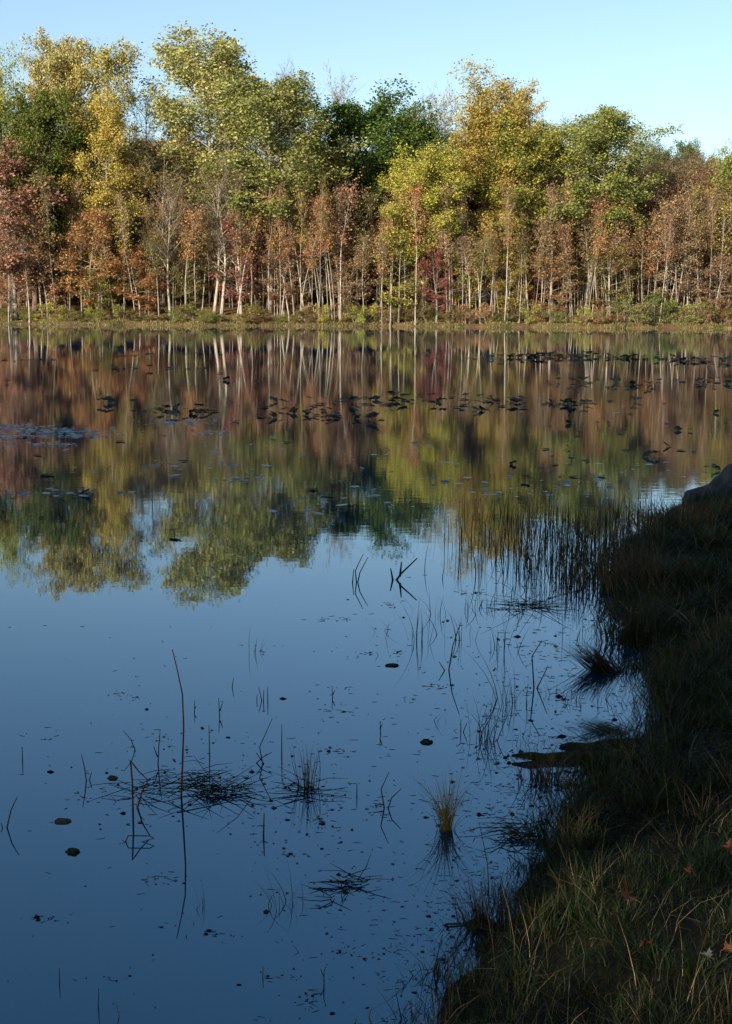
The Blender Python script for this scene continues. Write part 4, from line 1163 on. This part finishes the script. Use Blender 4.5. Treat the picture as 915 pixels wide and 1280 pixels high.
lump('floating_leaf', 'small dark leaf floating above the loose sedge', 'leaf', 490, 832, (0.04, 0.02, 0.010), 6, 'dark')
lump('mossy_clod', 'dark clod of earth under the fine dead grass tuft', 'clod', 603, 1158, (0.045, 0.05, 0.015), 7, 'dark')
def log(label, px, py, pts, rad, seed):
    g = ground_at(px, py); A = MB(); q = []; rr = []
    for i in range(len(pts) - 1):
        for k in range(5):
            f = k / 5; v = Vector(pts[i]).lerp(Vector(pts[i + 1]), f)
            q.append(v + Vector((0, 0.01 * mnoise.noise(v * 9 + Vector((seed, 0, 0))), 0.01 * mnoise.noise(v * 11)))); rr.append((rad[i] + (rad[i + 1] - rad[i]) * f) * (1 + 0.25 * mnoise.noise(v * 14)))
    q.append(Vector(pts[-1])); rr.append(rad[-1])
    A.tube(q, rr, 10)
    tag(ob('fallen_log', A.mesh('fallen_log', [M_STEM]), loc=g, color=PLANTC['dark'][0]), label, 'log')
log('short dark log end sticking out of the bank beside the bushy tuft', 650, 950, [(-0.035, 0, 0.022), (0.1, 0.0, 0.012), (0.34, 0.03, 0.005), (0.6, 0.05, 0.0)], [0.006, 0.024, 0.026, 0.02], 1)
log('black log end in the water under the reed stand', 750, 738, [(0, 0, 0.02), (0.3, 0.0, 0.03), (0.7, 0.05, 0.04)], [0.03, 0.06, 0.07], 2)

# fallen maple leaves on the grass
def maple_leaf(label, px, py, size, col, tilt, seed):
    g = ground_at(px, py)
    pts = []
    prof = [(0, 1.0), (12, 0.62), (24, 0.7), (38, 0.42), (52, 0.55), (66, 0.92), (80, 0.60), (94, 0.66), (108, 0.38), (128, 0.62), (150, 0.44), (172, 0.20)]
    for a, r in prof: pts.append((a, r))
    for a, r in reversed(prof[1:]): pts.append((-a, r))
    rot = Euler(tilt).to_matrix()
    vs = [(0, 0, 0)]
    for a, r in pts:
        v = rot @ Vector((math.sin(R(a)) * r * size, math.cos(R(a)) * r * size, 0.75 * size * (math.sin(R(a * 2 + seed * 40)) * r * r + 0.3 * r)))
        vs.append(tuple(v))
    n = len(pts)
    me = bpy.data.meshes.new('fallen_leaf'); me.from_pydata(vs, [], [(0, i + 1, (i + 1) % n + 1) for i in range(n)])
    me.materials.append(M_BLADE); me.update()
    o = ob('fallen_leaf', me, loc=(g.x, g.y, g.z + 0.06), color=col, tone=col)
    st = MB(); st.tube([Vector((0, 0, 0)), rot @ Vector((0, -size * 0.7, 0.01)), rot @ Vector((0.01, -size * 1.2, 0.0))], [0.0015, 0.0012, 0.001], 4)
    ob('leaf_stalk', st.mesh('leaf_stalk', [M_STEM]), o, color=(0.15, 0.07, 0.03))
    tag(o, label, 'leaf', 'fallen leaves on the bank')
maple_leaf('orange brown fallen leaf at the right edge, topmost of the leaves', 910, 1082, 0.030, (0.15, 0.055, 0.028), (0.9, 0.2, 0.4), 1)
maple_leaf('red brown fallen leaf in the grass left of the topmost leaf', 861, 1114, 0.03, (0.18, 0.05, 0.025), (0.7, -0.3, 2.0), 2)
maple_leaf('dark red fallen leaf deep in the shaded grass, leftmost of the leaves', 786, 1145, 0.045, (0.14, 0.03, 0.02), (0.5, 0.2, 1.0), 3)
maple_leaf('dull red leaf lying beside the pale curled leaf', 806, 1205, 0.03, (0.18, 0.05, 0.03), (0.3, 0.2, 3.0), 4)
maple_leaf('orange leaf at the lower right edge of the photo', 908, 1212, 0.024, (0.15, 0.055, 0.028), (0.6, 0.4, 5.0), 5)
maple_leaf('pale grey curled leaf near the lower right corner', 884, 1222, 0.026, (0.16, 0.17, 0.165), (1.0, -0.7, 1.2), 6)

for px, py, n_, h_, sp, lab in (
    (724, 795, 16, 46, 0.30, 'thin dark sedge standing just left of the bushy bank overhang'),
    (700, 868, 12, 40, 0.25, 'few dark blades between the two fallen sedge heaps'),
    (655, 932, 14, 34, 0.18, 'short dark blades just above the short dark log end'),
    (742, 876, 18, 30, 0.25, 'dark blades crowding the shallows right of the few dark blades'),
    (590, 762, 12, 34, 0.35, 'thin crossed blades left of the mat below the reed stand'),
    (628, 812, 12, 58, 0.22, 'tall thin dark blades above the loose crossing sedge cluster'),
    (772, 838, 40, 42, 0.22, 'dense dark blades between upper heap and bank'),
    (690, 1012, 40, 30, 0.16, 'small dark tuft at the water edge above the straw yellow tuft'),
    (652, 1092, 22, 34, 0.12, 'small brown tuft on the debris mat off the bank'),
    (575, 1005, 8, 44, 0.10, 'few long dark blades right behind the yellow brown tuft'),
    (548, 900, 5, 26, 0.10, 'tiny pair of blades in open water right of centre'),
    (470, 790, 6, 30, 0.30, 'faint thin blades left of the slender sedge group'),
    (545, 770, 8, 40, 0.22, 'thin blades between the slender and the sparse sedge groups')):
    tuft('sedge_tuft', lab, 'sedge', px, py, n_, h_, sp, 'dark', (0.0, 0.9), w=0.0038 if py < 900 else 0.0028, lean=(rnd.uniform(-0.3, 0.3), 0))
log('low dark log half sunk along the bank right of the short log end', 700, 934, [(0, 0, 0.0), (0.2, 0.0, 0.015), (0.5, 0.03, 0.012)], [0.01, 0.022, 0.03], 3)
